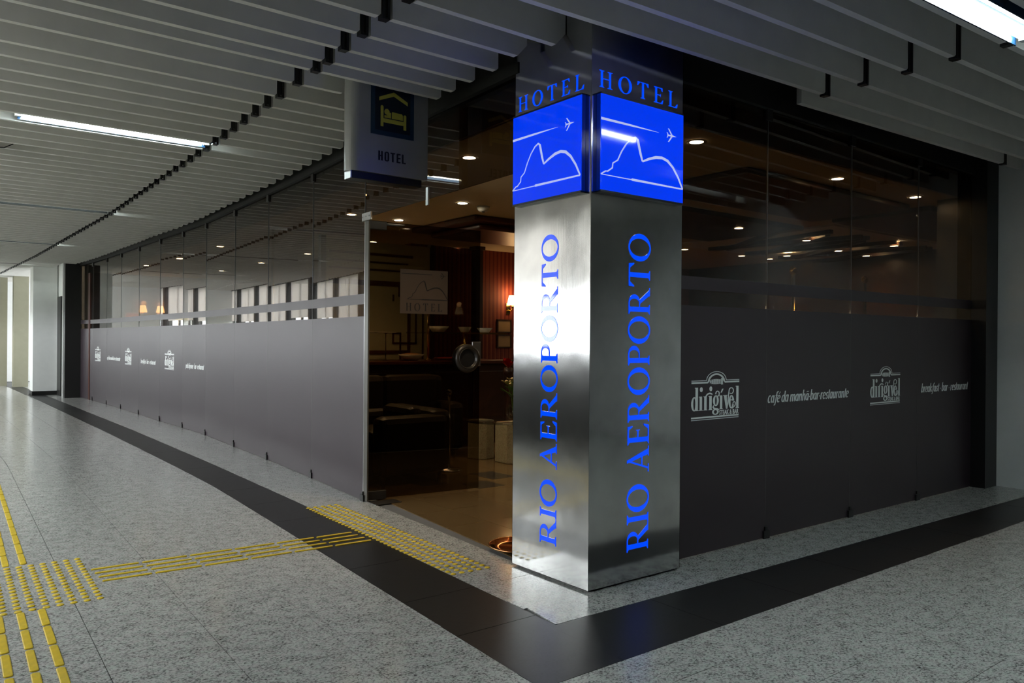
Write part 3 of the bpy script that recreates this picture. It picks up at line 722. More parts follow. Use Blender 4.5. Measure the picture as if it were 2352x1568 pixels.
def plane_icon(cx, cy, s):
    k = Ink()
    k.stroke([(-0.5, 0.0), (-0.3, 0.0), (0.2, 0.0), (0.5, 0.0)], [0.06, 0.11, 0.11, 0.02])
    k.quad((0.12, 0.03), (-0.05, 0.03), (-0.42, 0.50), (-0.30, 0.50)); k.quad((0.12, -0.03), (-0.05, -0.03), (-0.42, -0.50), (-0.30, -0.50))
    k.quad((-0.34, 0.02), (-0.44, 0.02), (-0.56, 0.20), (-0.48, 0.20)); k.quad((-0.34, -0.02), (-0.44, -0.02), (-0.56, -0.20), (-0.48, -0.20))
    return k.map(lambda q: (cx + q[0] * s, cy + q[1] * s))
st = slab(MB(), (0, 0), dd, dn, 0.27, 0.69, 0.0008, 0.002, 1.46, 1.812).build('sticker', 'decal_film', door)
o_ = dd * 0.27 + dn * 0.0022 + Vector((0, 0, 1.46))
mountain(0.016).map(lambda q: (0.06 + q[0] * 0.36, 0.06 + q[1] * 0.33)).build('mountain_outline', 'letter_black', o_, dd, (0, 0, 1), st)
plane_icon(0.38, 0.31, 0.05).build('airplane', 'letter_black', o_, dd, (0, 0, 1), st)
kk = Ink(); kk.rect(0.01, 0.28, 0.315, 0.320); kk.build('trail_line', 'letter_black', o_, dd, (0, 0, 1), st)
caps('HOTEL', gap=0.42).fit(0.05, 0.37, 0.02, 0.085).build('lettering', 'letter_black', o_, dd, (0, 0, 1), st)
hp = box('trim_3', 'bronze_metal', (2.80, 3.02, 5.27, 5.40, 0.0, 0.006), None, 0.002); tag(hp, kind='structure')

# ------------------------------------------------------------------ stainless steel corner column with blue lettering
CX0, CX1, CY0, CY1 = 2.675, 3.362, 2.825, 3.440
colm = empty('steel_column', (3.02, 3.13, 0)); tag(colm, 'square brushed steel column with blue vertical lettering at the glass corner', 'column')
def at(o, x, y, z): return (x - o.location.x, y - o.location.y, z - o.location.z)
def cbox(name, mat, x0, x1, y0, y1, z0, z1, par, bev=0.0):
    ox, oy = par.location.x, par.location.y
    return box(name, mat, (x0 - ox, x1 - ox, y0 - oy, y1 - oy, z0, z1), par, bev)
cbox('plinth', 'black_paint', CX0 + 0.02, CX1 - 0.02, CY0 + 0.02, CY1 - 0.02, 0.0, 0.02, colm)
cbox('core', 'dark_slab', CX0 + 0.003, CX1 - 0.003, CY0 + 0.003, CY1 - 0.003, 0.02, 3.30, colm)
cbox('cladding_sheet', 'brushed_steel', CX0, CX0 + 0.002, CY0 + 0.001, CY1, 0.012, 3.30, colm)
cbox('cladding_sheet', 'brushed_steel', CX0, CX1, CY0, CY0 + 0.002, 0.012, 3.30, colm)
cbox('cladding_sheet', 'brushed_steel', CX1 - 0.002, CX1, CY0, CY1, 0.012, 3.30, colm)
cbox('cladding_sheet', 'brushed_steel', CX0, CX1, CY1 - 0.002, CY1, 0.012, 3.30, colm)
Lu = Vector((0, -1, 0)); Ru = Vector((1, 0, 0)); UP = Vector((0, 0, 1))
caps('HOTEL', tk=0.125, gap=0.36).fit(0, 0.53, 0, 0.085).build('lettering', 'letter_blue', at(colm, CX0 - 0.0005, 3.410, 2.512), Lu, UP, colm)
caps('HOTEL', tk=0.125, gap=0.36).fit(0, 0.59, 0, 0.088).build('lettering', 'letter_blue', at(colm, 2.726, CY0 - 0.0005, 2.520), Ru, UP, colm)
rio = caps('RIO AEROPORTO', gap=0.055, space=0.30)
copy_ink(rio).fit(0, 1.63, 0, 0.136).build('lettering', 'letter_blue', at(colm, CX0 - 0.0005, 3.066, 0.180), UP, -Lu, colm)
copy_ink(rio).fit(0, 1.655, 0, 0.166).build('lettering', 'letter_blue', at(colm, 3.110, CY0 - 0.0005, 0.158), UP, -Ru, colm)

# ------------------------------------------------------------------ two blue light boxes
def light_box(label, origin, u, n, W, Hh, D):
    """origin: lower left corner on the column face as one reads it"""
    root = empty('light_box', origin); tag(root, label, 'light box', 'blue light boxes on the steel column')
    u = Vector(u); n = Vector(n)
    def sl(name, mat, s0, s1, z0, z1, t0, t1, bev=0.0):
        return slab(MB(), (0, 0), u, n, s0, s1, t0, t1, z0, z1).build(name, mat, root, bev)
    sl('casing', 'box_side_blue', 0.0, W, 0.0, Hh, 0.001, D - 0.006)
    sl('face', 'sign_blue', 0.0, W, 0.004, Hh - 0.004, D - 0.006, D, 0.002)
    for a_ in ((0.0, W, -0.006, 0.004), (0.0, W, Hh - 0.004, Hh + 0.004)): slab(MB(), (0, 0), u, n, a_[0], a_[1], 0.001, D + 0.001, a_[2], a_[3]).build('frame_bar', 'sign_navy_dark', root)
    o = n * (D + 0.0002)
    mountain(0.017).map(lambda q: (q[0] * (W - 0.005), q[1] * Hh)).build('mountain_outline', 'sign_line', o, u, UP, root, 0.0008)
    plane_icon(0.845 * W, 0.73 * Hh, 0.115 * W).map(lambda q: q).build('airplane', 'sign_line', o, u, UP, root, 0.0008)
    k = Ink(); k.stroke([(0.0, 0.735 * Hh), (0.35 * W, 0.735 * Hh), (0.68 * W, 0.733 * Hh)], [0.013, 0.010, 0.001]); k.build('trail_line', 'sign_line', o, u, UP, root, 0.0008)
light_box('blue light box with mountain and plane on the column side facing the corridor', (CX0, 3.420, 1.996), (0, -1, 0), (-1, 0, 0), 0.553, 0.485, 0.030)
light_box('blue light box with mountain and plane on the column side beside the dark glass', (2.710, CY0, 1.998), (1, 0, 0), (0, -1, 0), 0.620, 0.485, 0.032)

# ------------------------------------------------------------------ hanging hotel sign with bed pictogram
SY = 4.45
hs = empty('hanging_sign', (2.42 * 0.953, 4.235, 1.25 + 1.03 * 0.953)); hs.scale = (0.953, 0.953, 0.953); tag(hs, 'grey hanging hotel sign with yellow bed pictogram above the doorway', 'sign')
prof = []
def sign_profile(x0, x1, y0, y1, rad):
    p = []
    for k in range(9): t = R(270 - 90 * k / 8 * 1.0); p.append((x0 + rad + rad * math.cos(t), y0 + rad + rad * math.sin(t)))
    for k in range(9): t = R(180 - 90 * k / 8); p.append((x0 + rad + rad * math.cos(t), y1 - rad + rad * math.sin(t)))
    p += [(x1, y1), (x1, y0)]; return p
pr = sign_profile(2.160 - 2.42, 2.722 - 2.42, 0.0, 0.125, 0.06)
mb = MB().prism(pr, 0.025, 0.78); mb.build('casing', 'silver_paint', hs)
box('lower_core', 'black_plastic', (2.182 - 2.42, 2.69 - 2.42, 0.02, 0.105, -0.022, 0.026), hs, 0.003)
box('end_plate', 'satin_metal', (2.176 - 2.42, 2.183 - 2.42, 0.02, 0.105, -0.022, 0.03), hs)
ic = box('pictogram_panel', 'sign_navy', (2.302 - 2.42, 2.612 - 2.42, -0.006, 0.001, 0.270, 0.60), hs)
o = Vector((2.302 - 2.42, -0.0062, 0.270))
k = Ink(); k.rect(0.028, 0.282, 0.028, 0.302); k.build('pictogram_field', 'sign_navy_dark', o, (1, 0, 0), UP, ic, 0.001)
k = Ink()
k.quad((0.055, 0.215), (0.055, 0.238), (0.160, 0.285), (0.160, 0.258)); k.quad((0.160, 0.258), (0.160, 0.285), (0.262, 0.238), (0.262, 0.215))
k.rect(0.066, 0.086, 0.055, 0.178); k.disc(0.076, 0.178, 0.010, 0.010); k.rect(0.232, 0.252, 0.055, 0.145); k.disc(0.242, 0.145, 0.010, 0.008)
k.rect(0.086, 0.232, 0.082, 0.108); k.disc(0.111, 0.152, 0.0185, 0.019)
k.quad((0.093, 0.114), (0.140, 0.114), (0.140, 0.150), (0.128, 0.150)); k.quad((0.093, 0.114), (0.128, 0.150), (0.128, 0.131), (0.093, 0.128))
k.quad((0.146, 0.114), (0.227, 0.114), (0.227, 0.145), (0.146, 0.152)); k.quad((0.146, 0.152), (0.227, 0.145), (0.220, 0.155), (0.15, 0.157))
k.build('bed_symbol', 'sign_yellow', o + Vector((0, -0.001, 0)), (1, 0, 0), UP, ic, 0.0012)
block_hotel().fit(2.357 - 2.42, 2.556 - 2.42, 0, 0.062).build('lettering', 'letter_black', (0, -0.0005, 0.108), (1, 0, 0), UP, hs, 0.0015)

# ------------------------------------------------------------------ fluorescent lamps between the slats
def tube_lamp(label, x0, x1, y, z, skew=0.0, drop=0.012, side='trough_blue'):
    root = empty('fluorescent_lamp', (x0, y, z)); root.rotation_euler.z = skew
    tag(root, label, 'lamp', 'fluorescent lamps between the ceiling slats')
    L = x1 - x0
    box('housing', 'lamp_plastic', (-0.01, L + 0.02, -0.079, 0.079, 0.055, 0.085), root)
    box('reflector', 'trough_blue', (0.0, L, -0.024, 0.024, 0.030, 0.055), root)
    for s in (-1, 1): box('side_wall', side, (0.0, L, s * 0.083 - 0.004, s * 0.083 + 0.004, -drop, 0.085), root)
    for s in (-1, 1):
        MB().tube([(0.02, s * 0.047, 0.020), (L - 0.02, s * 0.047, 0.020)], 0.0155, 12).build('tube', 'tube_white', root)
        for xe in (0.0, L):
            box('lamp_holder', 'lamp_plastic', (xe - 0.02, xe + 0.02, s * 0.047 - 0.014, s * 0.047 + 0.014, 0.0, 0.056), root)
    return root
tube_lamp('lit fluorescent lamp at upper left, nearest of the corridor row', 0.60, 1.87, 6.345, ZS + 0.020)
tube_lamp('fluorescent lamp recessed in the slats, second of the corridor row', 0.66, 1.93, 10.509, ZS + 0.13, drop=0.125, side='black_paint')
tube_lamp('fluorescent lamp recessed in the slats, third of the corridor row', 0.62, 1.89, 14.675, ZS + 0.13, drop=0.125, side='black_paint')
tube_lamp('fluorescent lamp recessed in the slats, furthest of the corridor row', 0.55, 1.82, 19.085, ZS + 0.13, drop=0.125, side='black_paint')
tube_lamp('lit twin tube fluorescent lamp at the upper right corner', 3.10, 4.40, 1.545, ZS + 0.004, SK)
for xa, row, where in ((2.6, 0.42, 'right-hand floor'), (0.25, 1.17, 'camera'), (4.6, -0.58, 'far right floor'), (5.7, 0.92, 'white right wall, added to brighten it'), (2.4, -0.83, 'floor behind the camera, added for extra light')):  # unseen lamps; the last two are added only for extra light
    tube_lamp('fluorescent lamp recessed in the slats out of frame above the ' + where, xa, xa + 1.3, row + 0.107 + SK * (xa - 3.1), ZS + 0.11, SK, *((0.105, 'black_paint') if xa > 4 else (0.012, 'trough_blue')))

# ------------------------------------------------------------------ tactile paving
BAR = MB()
def rbar(L, W, h=0.0055, c=0.004):
    m_ = MB(); k = []
    n = 4
    for (cx, cy, a0) in ((L - c * 2, W - c * 2, 0), (c * 2, W - c * 2, 90), (c * 2, c * 2, 180), (L - c * 2, c * 2, 270)):
        for i in range(n): t = R(a0 + 90 * i / (n - 1)); k.append((cx + 2 * c * math.cos(t), cy + 2 * c * math.sin(t)))
    q = [(L / 2 + (p[0] - L / 2) * (1 - 0.006 / L), W / 2 + (p[1] - W / 2) * (1 - 0.006 / W)) for p in k]
    m = len(k)
    m_.add([(p[0], p[1], 0) for p in k] + [(p[0], p[1], h * 0.7) for p in k] + [(p[0], p[1], h) for p in q],
           [(i, (i + 1) % m, m + (i + 1) % m, m + i) for i in range(m)] + [(m + i, m + (i + 1) % m, 2 * m + (i + 1) % m, 2 * m + i) for i in range(m)] + [tuple(range(2 * m, 3 * m))])
    return m_
narrow = empty('tactile_path', (0.795, 4.44, 0.0)); tag(narrow, 'row of four thin yellow guide bars crossing the black band to the doorway', 'tactile paving', 'yellow tactile paving on the floor')
nb = rbar(0.236, 0.019, 0.006, 0.0045).mesh('guide_bar')
for i in range(6):
    for j in range(4):
        b_ = link('guide_bar', nb, 'yellow_rubber', narrow); b_.location = (i * 0.2515 - 0.0035 * j + 0.004, j * 0.0835 - i * 0.0125, 0); b_.rotation_euler.z = -0.04
def dome_mesh(r_=0.0155, h=0.0058):
    return MB().lathe([(r_, 0.0), (r_ * 0.94, h * 0.5), (r_ * 0.72, h * 0.88), (r_ * 0.35, h)], n=12).mesh('dome')
dm = dome_mesh()
mat_d = empty('tactile_warning_strip', (2.313, 3.485, 0)); tag(mat_d, 'long strip of yellow warning domes in front of the doorway', 'tactile paving', 'yellow tactile paving on the floor')
for i in range(40):
    for j in range(5):
        b_ = link('dome', dm, 'yellow_rubber', mat_d); y = i * 0.0512
        b_.location = (j * 0.0545 + 0.020 * y + random.uniform(-0.001, 0.001), y - 0.002 * j, 0)
alert = empty('tactile_warning_field', (0.74, 4.165, 0)); tag(alert, 'square field of yellow warning domes where the guide paths meet', 'tactile paving', 'yellow tactile paving on the floor')
dm2 = dome_mesh(0.0165, 0.0058)
for j in range(14):
    for i in range(15):
        b_ = link('dome', dm2, 'yellow_rubber', alert); y = i * 0.0578
        b_.location = (-j * 0.0558 + 0.030 * y, y + 0.0012 * j, 0)
wide_mesh = rbar(0.238, 0.031, 0.0055, 0.006).mesh('wide_bar')
def wide_path(label, x, y, n, up):
    root = empty('tactile_wide_path', (x, y, 0)); tag(root, label, 'tactile paving', 'yellow tactile paving on the floor')
    for i in range(n):
        for j in range(4):
            b_ = link('wide_bar', wide_mesh, 'yellow_rubber', root); yy_ = i * 0.258
            b_.location = (-j * 0.0825 + (0.036 * yy_ if up else -0.036 * yy_) + 0.032, yy_ if up else -yy_ - 0.238, 0); b_.rotation_euler.z = R(90) - 0.036
wide_path('columns of wide yellow guide bars at the lower left corner of the floor', 0.468, 4.146, 7, False)
wide_path('columns of wide yellow guide bars running away along the left edge', 0.496, 5.030, 18, True)

# ------------------------------------------------------------------ walls round the concourse
wl = MB()
wl.box(WX - 0.25, WX, -4.2, WY0, 0, 3.3)
tag(wl.build('wall_left', 'grey_paint'), kind='structure')
piers = MB(); y = WY0; nwin = 0
wins = []
while y < WY1 - 0.1:
    wins.append((y + 0.10, min(y + 1.90, WY1))); y += 2.0
SILL = 1.18
pr_ = MB(); pr_.box(WX - 0.2, WX, WY0, WY1, 0, SILL); pr_.box(WX - 0.2, WX, WY0, WY1, 2.78, 3.3)
for a_, b_ in wins: pr_.box(WX - 0.22, WX + 0.02, a_ - 0.16, a_ + 0.0, SILL, 2.78)
tag(pr_.build('wall_windows', 'deep_grey'), kind='structure')
for i, (a_, b_) in enumerate(wins):
    win_n += 1
    w = empty('window_%d' % (win_n + 1), (WX - 0.1, a_, SILL)); tag(w, kind='structure')
    W_ = b_ - a_ - 0.06
    box('pane', 'clear_glass', (-0.006, 0.0, 0.02, W_, 0.02, 1.65), w)
    fr = MB(); fr.box(-0.03, 0.03, 0.0, 0.05, 0, 1.66); fr.box(-0.03, 0.03, W_ - 0.05, W_, 0, 1.66); fr.box(-0.03, 0.03, W_ / 2 - 0.025, W_ / 2 + 0.025, 0, 1.66)
    fr.build('window_frame', 'dim_paint', w)
    box('roller_blind', 'blind_fabric', (0.05, 0.053, 0.03, W_ - 0.03, 0.55 + 0.04 * (i % 3), 1.66), w)
tag(box('wall_back', 'dim_paint', (-1.5, 9.2, -4.4, -4.2, 0, 3.3)), kind='structure')
tag(MB().box(7.62, 7.82, -4.2, 2.84, 0, 3.3).build('wall_right', 'white_paint'), kind='structure')
pil = box('wall_pilaster', 'black_paint', (7.38, 7.82, 2.835, 3.25, 0, 3.3)); tag(pil, kind='structure')
# far end of the corridor
far = MB().box(-1.4, 5.0, 25.9, 26.1, 0, 3.3).build('wall_far', 'white_paint'); tag(far, kind='structure')
def pillar(label, x0, x1, y0, y1, mat='white_paint', base=True, name='pillar'):
    root = empty(name, ((x0 + x1) / 2, (y0 + y1) / 2, 0)); tag(root, label, 'pillar', 'pillars at the far end of the corridor')
    cbox('shaft', mat, x0, x1, y0, y1, 0.09 if base else 0.0, ZS + 0.3, root)
    if base: cbox('base', 'black_paint', x0 - 0.012, x1 + 0.012, y0 - 0.012, y1 + 0.012, 0, 0.09, root)
pillar('white square pillar with a black base at the corridor end', 2.13, 2.585, 19.49, 20.0)
pillar('black pillar closing the far end of the glass front', 2.57, 2.87, 18.34, 18.52, 'black_paint', False, 'dark_pillar')
pillar('pale beige pillar beyond the white pillar, nearest to it', 2.10, 2.42, 23.0, 23.3, 'beige_paint', False)
pillar('pale beige pillar at the left edge of the picture, far end', 1.86, 2.02, 23.6, 23.9, 'beige_paint', False)
endw = MB().box(2.60, 2.75, 18.9, 20.2, 0, 3.3); endw.box(2.585, 5.0, 20.0, 20.2, 2.15, 3.3); endw.box(2.75, 5.0, 20.1, 20.2, 0, 2.15)
tag(endw.build('wall_end', 'white_paint'), kind='structure')
tag(box('door_2', 'black_paint', (2.575, 2.60, 18.95, 19.44, 0, 2.12)), kind='structure')

# security dome on the slats at the left edge
dc = empty('ceiling_speaker', (0.50, 7.35, ZS - 0.10)); tag(dc, 'small white drum fixture hanging under the slats at the left edge', 'ceiling fixture')
MB().lathe([(0.055, 0.0), (0.062, 0.01), (0.062, 0.075), (0.05, 0.085)], n=24).build('body', 'lamp_plastic', dc)
MB().tube([(0.04, 0, 0.08), (0.10, 0.0, 0.085), (0.16, -0.02, 0.12)], 0.004, 6).build('cable', 'black_plastic', dc)

# outside: ground and a row of trees beyond the windows
tag(box('ground_outside', 'outside_ground', (-80, WX - 0.3, -20, 60, -0.5, -0.3)), kind='structure')

# ------------------------------------------------------------------ the restaurant behind the glass
ZI = 2.55
ci = MB().prism([(2.80, 3.5), (3.40, 3.5), (3.40, 3.06), (11.2, 3.06), (11.2, 18.0), (2.99, 18.0)] + [(fac_x(y) + 0.10, y) for y in (17.4, 15.1, 13.8, 12.5, 11.4, 10.4, 9.1, 7.9, 6.7, 5.5)], ZI, ZI + 0.1).build('ceiling_restaurant', 'cream_ceiling'); tag(ci, kind='structure')
for (x0, x1, y0, y1) in ((4.9, 7.4, 3.5, 4.5), (5.3, 7.9, 4.9, 6.2), (7.6, 10.8, 3.4, 4.4)):
    box('dark_panel', 'dark_wood', (x0, x1, y0, y1, ZI - 0.05, ZI), ci, 0.01)
for (x0, x1, y0, y1) in ((8.0, 11.0, 4.6, 6.9),): box('pale_panel', 'white_paint', (x0, x1, y0, y1, ZI - 0.02, ZI), ci)
for i in range(11):
    b_ = box('wood_strip', 'dark_wood', (-0.03, 0.03, -1.0, 1.0, -0.045, 0.0), ci); b_.location = (8.2 + i * 0.27, 5.75, ZI - 0.02); b_.rotation_euler.z = R(-35 + 22 * (i % 3))
RY = 9.15
wr = MB().box(5.35, 11.2, RY, RY + 0.15, 0.9, ZI).build('wall_striped', 'striped_wallpaper'); tag(wr, kind='structure')
wa = MB().box(5.35, 11.2, RY - 0.03, RY + 0.15, 0, 0.90).build('wall_wainscot', 'red_wood'); tag(wa, kind='structure')
box('dado_rail', 'dark_wood', (5.35, 11.2, RY - 0.06, RY - 0.03, 0.86, 0.91), wa, 0.008)
for i in range(9): box('wainscot_panel', 'dark_wood', (5.45 + i * 0.64, 5.95 + i * 0.64, RY - 0.045, RY - 0.03, 0.18, 0.78), wa, 0.01)
tag(box('wall_inner_right', 'dark_wood', (11.1, 11.2, 3.0, 18.0, 0, ZI)), kind='structure')
tag(box('wall_inner_far', 'red_wood', (2.9, 11.2, 17.6, 17.8, 0, ZI)), kind='structure')
tag(box('wall_inner_corner', 'dark_wood', (7.45, 11.2, 3.06, 3.12, 0, ZI)), kind='structure')
ip = empty('wooden_post', (6.27, 8.9, 0)); tag(ip, 'slim dark wooden post standing before the striped red wall', 'post')
box('shaft', 'dark_wood', (-0.06, 0.06, -0.06, 0.06, 0.06, 2.50), ip, 0.006); box('foot', 'dark_wood', (-0.075, 0.075, -0.075, 0.075, 0, 0.06), ip); box('capital', 'dark_wood', (-0.08, 0.08, -0.08, 0.08, 2.50, ZI), ip)

# patterned folding screen seen through the open door
sc = empty('patterned_screen', (4.35, 8.45, 0)); tag(sc, 'tall cream screen with dark geometric line pattern seen through the glass door', 'screen')
box('panel', 'screen_panel', (-0.55, 0.90, 0, 0.04, 0.05, 2.42), sc)
def bars(lst):
    for (x0, x1, z0, z1) in lst: box('line_bar', 'red_wood', (x0, x1, -0.012, 0.0, z0, z1), sc)
bars([(-0.5, 0.62, 2.26, 2.29), (-0.5, 0.55, 2.17, 2.19), (-0.5, 0.45, 2.08, 2.10), (-0.5, 0.58, 1.90, 1.96), (0.53, 0.58, 1.70, 1.96), (0.42, 0.58, 1.78, 1.80), (0.42, 0.44, 1.78, 1.92),
      (0.34, 0.36, 1.72, 1.80), (0.55, 0.59, 1.12, 1.66), (0.66, 0.68, 1.20, 1.75), (0.76, 0.78, 1.0, 2.1), (0.36, 0.68, 1.20, 1.22), (0.34, 0.36, 1.20, 1.34), (0.34, 0.46, 1.32, 1.34), (0.44, 0.46, 1.0, 1.34),
      (-0.5, 0.59, 1.08, 1.12), (-0.5, 0.40, 0.99, 1.01), (-0.5, 0.78, 0.88, 0.90)])
for xx_ in (-0.57, 0.90): box('post', 'dark_wood', (xx_ - 0.03, xx_ + 0.03, -0.02, 0.06, 0, 2.45), sc)

# buffet counter with brass poles and dishes
bc = empty('buffet_counter', (4.75, 8.0, 0)); tag(bc, 'dark wooden buffet counter with brass uprights and glass shelf', 'counter')
box('body', 'dark_wood', (-1.05, 1.15, -0.30, 0.35, 0.0, 0.97), bc); box('worktop', 'red_wood', (-1.10, 1.20, -0.36, 0.40, 0.97, 1.01), bc, 0.008)
for i in range(4): box('front_panel', 'dark_wood', (-1.0 + i * 0.54, -0.54 + i * 0.54, -0.315, -0.30, 0.1, 0.88), bc, 0.01)
for (x_, z1) in ((0.10, 1.95), (0.62, 1.33), (-0.92, 1.33)):
    MB().tube([(x_, -0.12, 1.01), (x_, -0.12, z1)], 0.016, 12).build('brass_pole', 'brass', bc)
    MB().lathe([(0.035, 0), (0.035, 0.012), (0.018, 0.022)], (x_, -0.12, 1.01), 16).build('pole_flange', 'brass', bc)
box('glass_shelf', 'clear_glass', (0.0, 1.15, -0.25, 0.22, 1.33, 1.342), bc); box('shelf_edge', 'brass', (0.0, 1.15, -0.258, -0.25, 1.325, 1.347), bc)
def dish(label, x_, y_, z_, r_, h, fill=None, deep=True):
    o = empty('serving_bowl' if deep else 'plate', (x_, y_, z_)); tag(o, label, 'bowl' if deep else 'plate', 'dishes on the buffet counter')
    MB().lathe([(r_ * 0.5, 0), (r_ * 0.55, 0.006), (r_, h), (r_ * 0.97, h), (r_ * 0.5, 0.012), (0.0, 0.012)], n=22).build('bowl' if deep else 'dish', 'porcelain', o)
    if fill: MB().lathe([(r_ * 0.9, h * 0.86), (r_ * 0.7, h * 1.1), (r_ * 0.3, h * 1.22), (0.0, h * 1.25)], n=16).build('food', fill, o)
dish('white bowl with food at the left end of the buffet counter', 3.98, 7.83, 1.012, 0.085, 0.08, 'food_brown')
dish('wide white bowl beside the tall brass pole on the buffet', 4.62, 7.87, 1.012, 0.15, 0.07, 'food_brown')
dish('flat white plate of food right of the tall brass pole', 5.10, 7.85, 1.012, 0.16, 0.03, 'flower_red', False)
dish('white bowl at the left of the raised glass shelf', 5.05, 7.97, 1.344, 0.13, 0.07)
dish('small white bowl in the middle of the raised glass shelf', 5.42, 7.95, 1.344, 0.085, 0.07)
dish('white bowl at the right end of the raised glass shelf', 5.72, 7.95, 1.344, 0.10, 0.06)
for i, x_ in enumerate((4.06, 4.34)):
    o = empty('cake_stand', (x_, 7.97, 1.012)); tag(o, ('left' if i == 0 else 'right') + ' one of two tall stemmed glass plates on the buffet', 'cake stand', 'stemmed plates on the buffet')
    MB().lathe([(0.05, 0), (0.012, 0.012), (0.006, 0.03), (0.006, 0.30), (0.02, 0.312)], n=16).build('stem', 'chrome', o)
    MB().lathe([(0.02, 0.312), (0.12, 0.318), (0.125, 0.326), (0.02, 0.322)], n=22).build('plate', 'porcelain', o)

# two dark leather sofas
def sofa(label, x, y, rz, W, D=0.85, back=0.85, arm=0.60):
    o = empty('leather_sofa', (x, y, 0)); o.rotation_euler.z = rz; tag(o, label, 'sofa', 'dark leather sofas in the lounge')
    box('base', 'sofa_leather', (-W / 2 + 0.16, W / 2 - 0.16, 0, D, 0.06, 0.30), o, 0.02)
    box('backrest', 'sofa_leather', (-W / 2 + 0.04, W / 2 - 0.04, D - 0.22, D, 0.06, back), o, 0.06)
    for s in (-1, 1):
        box('armrest', 'sofa_leather', (min(s * (W / 2 - 0.2), s * W / 2), max(s * (W / 2 - 0.2), s * W / 2), 0, D - 0.05, 0.06, arm), o, 0.06)
        for yy_ in (0.07, D - 0.1): MB().lathe([(0.022, 0), (0.028, 0.06)], (s * (W / 2 - 0.1), yy_, 0), 10).build('foot', 'dark_wood', o)
    n_ = 2 if W > 1.3 else 1; cw = (W - 0.4) / n_
    for i in range(n_):
        box('seat_cushion', 'sofa_leather', (-W / 2 + 0.2 + i * cw + 0.004, -W / 2 + 0.2 + (i + 1) * cw - 0.004, 0.01, D - 0.2, 0.30, 0.45), o, 0.05)
        box('back_cushion', 'sofa_leather', (-W / 2 + 0.2 + i * cw + 0.004, -W / 2 + 0.2 + (i + 1) * cw - 0.004, D - 0.36, D - 0.2, 0.42, back + 0.02), o, 0.06)
sofa('near dark leather sofa with its armrest towards the glass door', 3.20, 6.42, R(-90), 0.95, 0.75, 0.62, 0.58)
sofa('far dark leather sofa in front of the buffet counter', 3.95, 7.02, 0, 1.7, 0.58, 0.86, 0.58)

# coffee table on stone blocks, with flowers
ct = empty('coffee_table', (5.0, 6.54, 0)); tag(ct, 'low glass coffee table on two pale stone blocks', 'table')
def block(cx, cy, r_, rz): 
    p = [(cx + r_ * math.cos(R(a_ + rz)), cy + r_ * math.sin(R(a_ + rz))) for a_ in (30, 60, 120, 150, 210, 240, 300, 330)]
    MB().prism(p, 0, 0.405).build('stone_block', 'cream_stone', ct, 0.008)
block(-0.02, -0.16, 0.20, 0); block(-0.16, 0.24, 0.14, 20)
MB().lathe([(0.42, 0.405), (0.43, 0.41), (0.43, 0.42), (0.42, 0.425)], (-0.02, 0.0, 0), 40).build('glass_top', 'vase_glass', ct)
fv = empty('flower_vase', (5.06, 6.50, 0.426)); tag(fv, 'small glass vase of lilies on the low coffee table', 'vase')
MB().lathe([(0.05, 0), (0.085, 0.04), (0.09, 0.08), (0.06, 0.13), (0.05, 0.15), (0.046, 0.15), (0.054, 0.13), (0.08, 0.08), (0.0, 0.015)], n=20).build('vase', 'vase_glass', fv)
rnd = random.Random(3)
def leaf(L, W, ang, tilt, z):
    m_ = MB(); n_ = 6; vs_ = []; fs = []
    for i in range(n_ + 1):
        t = i / n_; w_ = W * math.sin(math.pi * min(1, t * 0.92 + 0.08)) ; r_ = L * t * math.cos(tilt); zz = z + L * t * math.sin(tilt) - 0.5 * L * t * t * 0.5
        for s in (-1, 0, 1): vs_.append((r_ * math.cos(ang) - s * w_ * math.sin(ang), r_ * math.sin(ang) + s * w_ * math.cos(ang), zz + (0.012 if s else 0)))
    for i in range(n_):
        for j in range(2): a_ = i * 3 + j; fs.append((a_, a_ + 1, a_ + 4, a_ + 3))
    m_.add(vs_, fs, True); return m_
for i in range(14): leaf(rnd.uniform(0.16, 0.26), rnd.uniform(0.015, 0.028), rnd.uniform(0, 6.28), rnd.uniform(0.2, 1.1), rnd.uniform(0.12, 0.28)).build('leaf', 'leaf_green', fv)
for i in range(5): MB().tube([(0, 0, 0.02), (0.02 * math.cos(i * 1.3), 0.02 * math.sin(i * 1.3), 0.2), (0.07 * math.cos(i * 1.3), 0.07 * math.sin(i * 1.3), 0.40)], 0.004, 6).build('stem', 'leaf_green', fv)
for i in range(5):
    f_ = empty('bloom', (0.07 * math.cos(i * 1.3), 0.07 * math.sin(i * 1.3), 0.30 + 0.03 * i)); f_.parent = fv
    for j in range(6): leaf(0.09, 0.02, j * 1.05, 0.7, 0.0).build('petal', 'flower_cream', f_)
rf = empty('red_flower', (5.60, 7.30, 0.0)); tag(rf, 'red flowers on a slim stand behind the coffee table', 'flower')
MB().lathe([(0.10, 0), (0.10, 0.02), (0.02, 0.04), (0.02, 0.82), (0.06, 0.86), (0.05, 0.93)], n=18).build('stand', 'dark_wood', rf)
for j in range(8): leaf(0.14, 0.035, j * 0.8, 0.9, 0.92 + 0.02 * (j % 3)).build('petal', 'flower_red', rf)

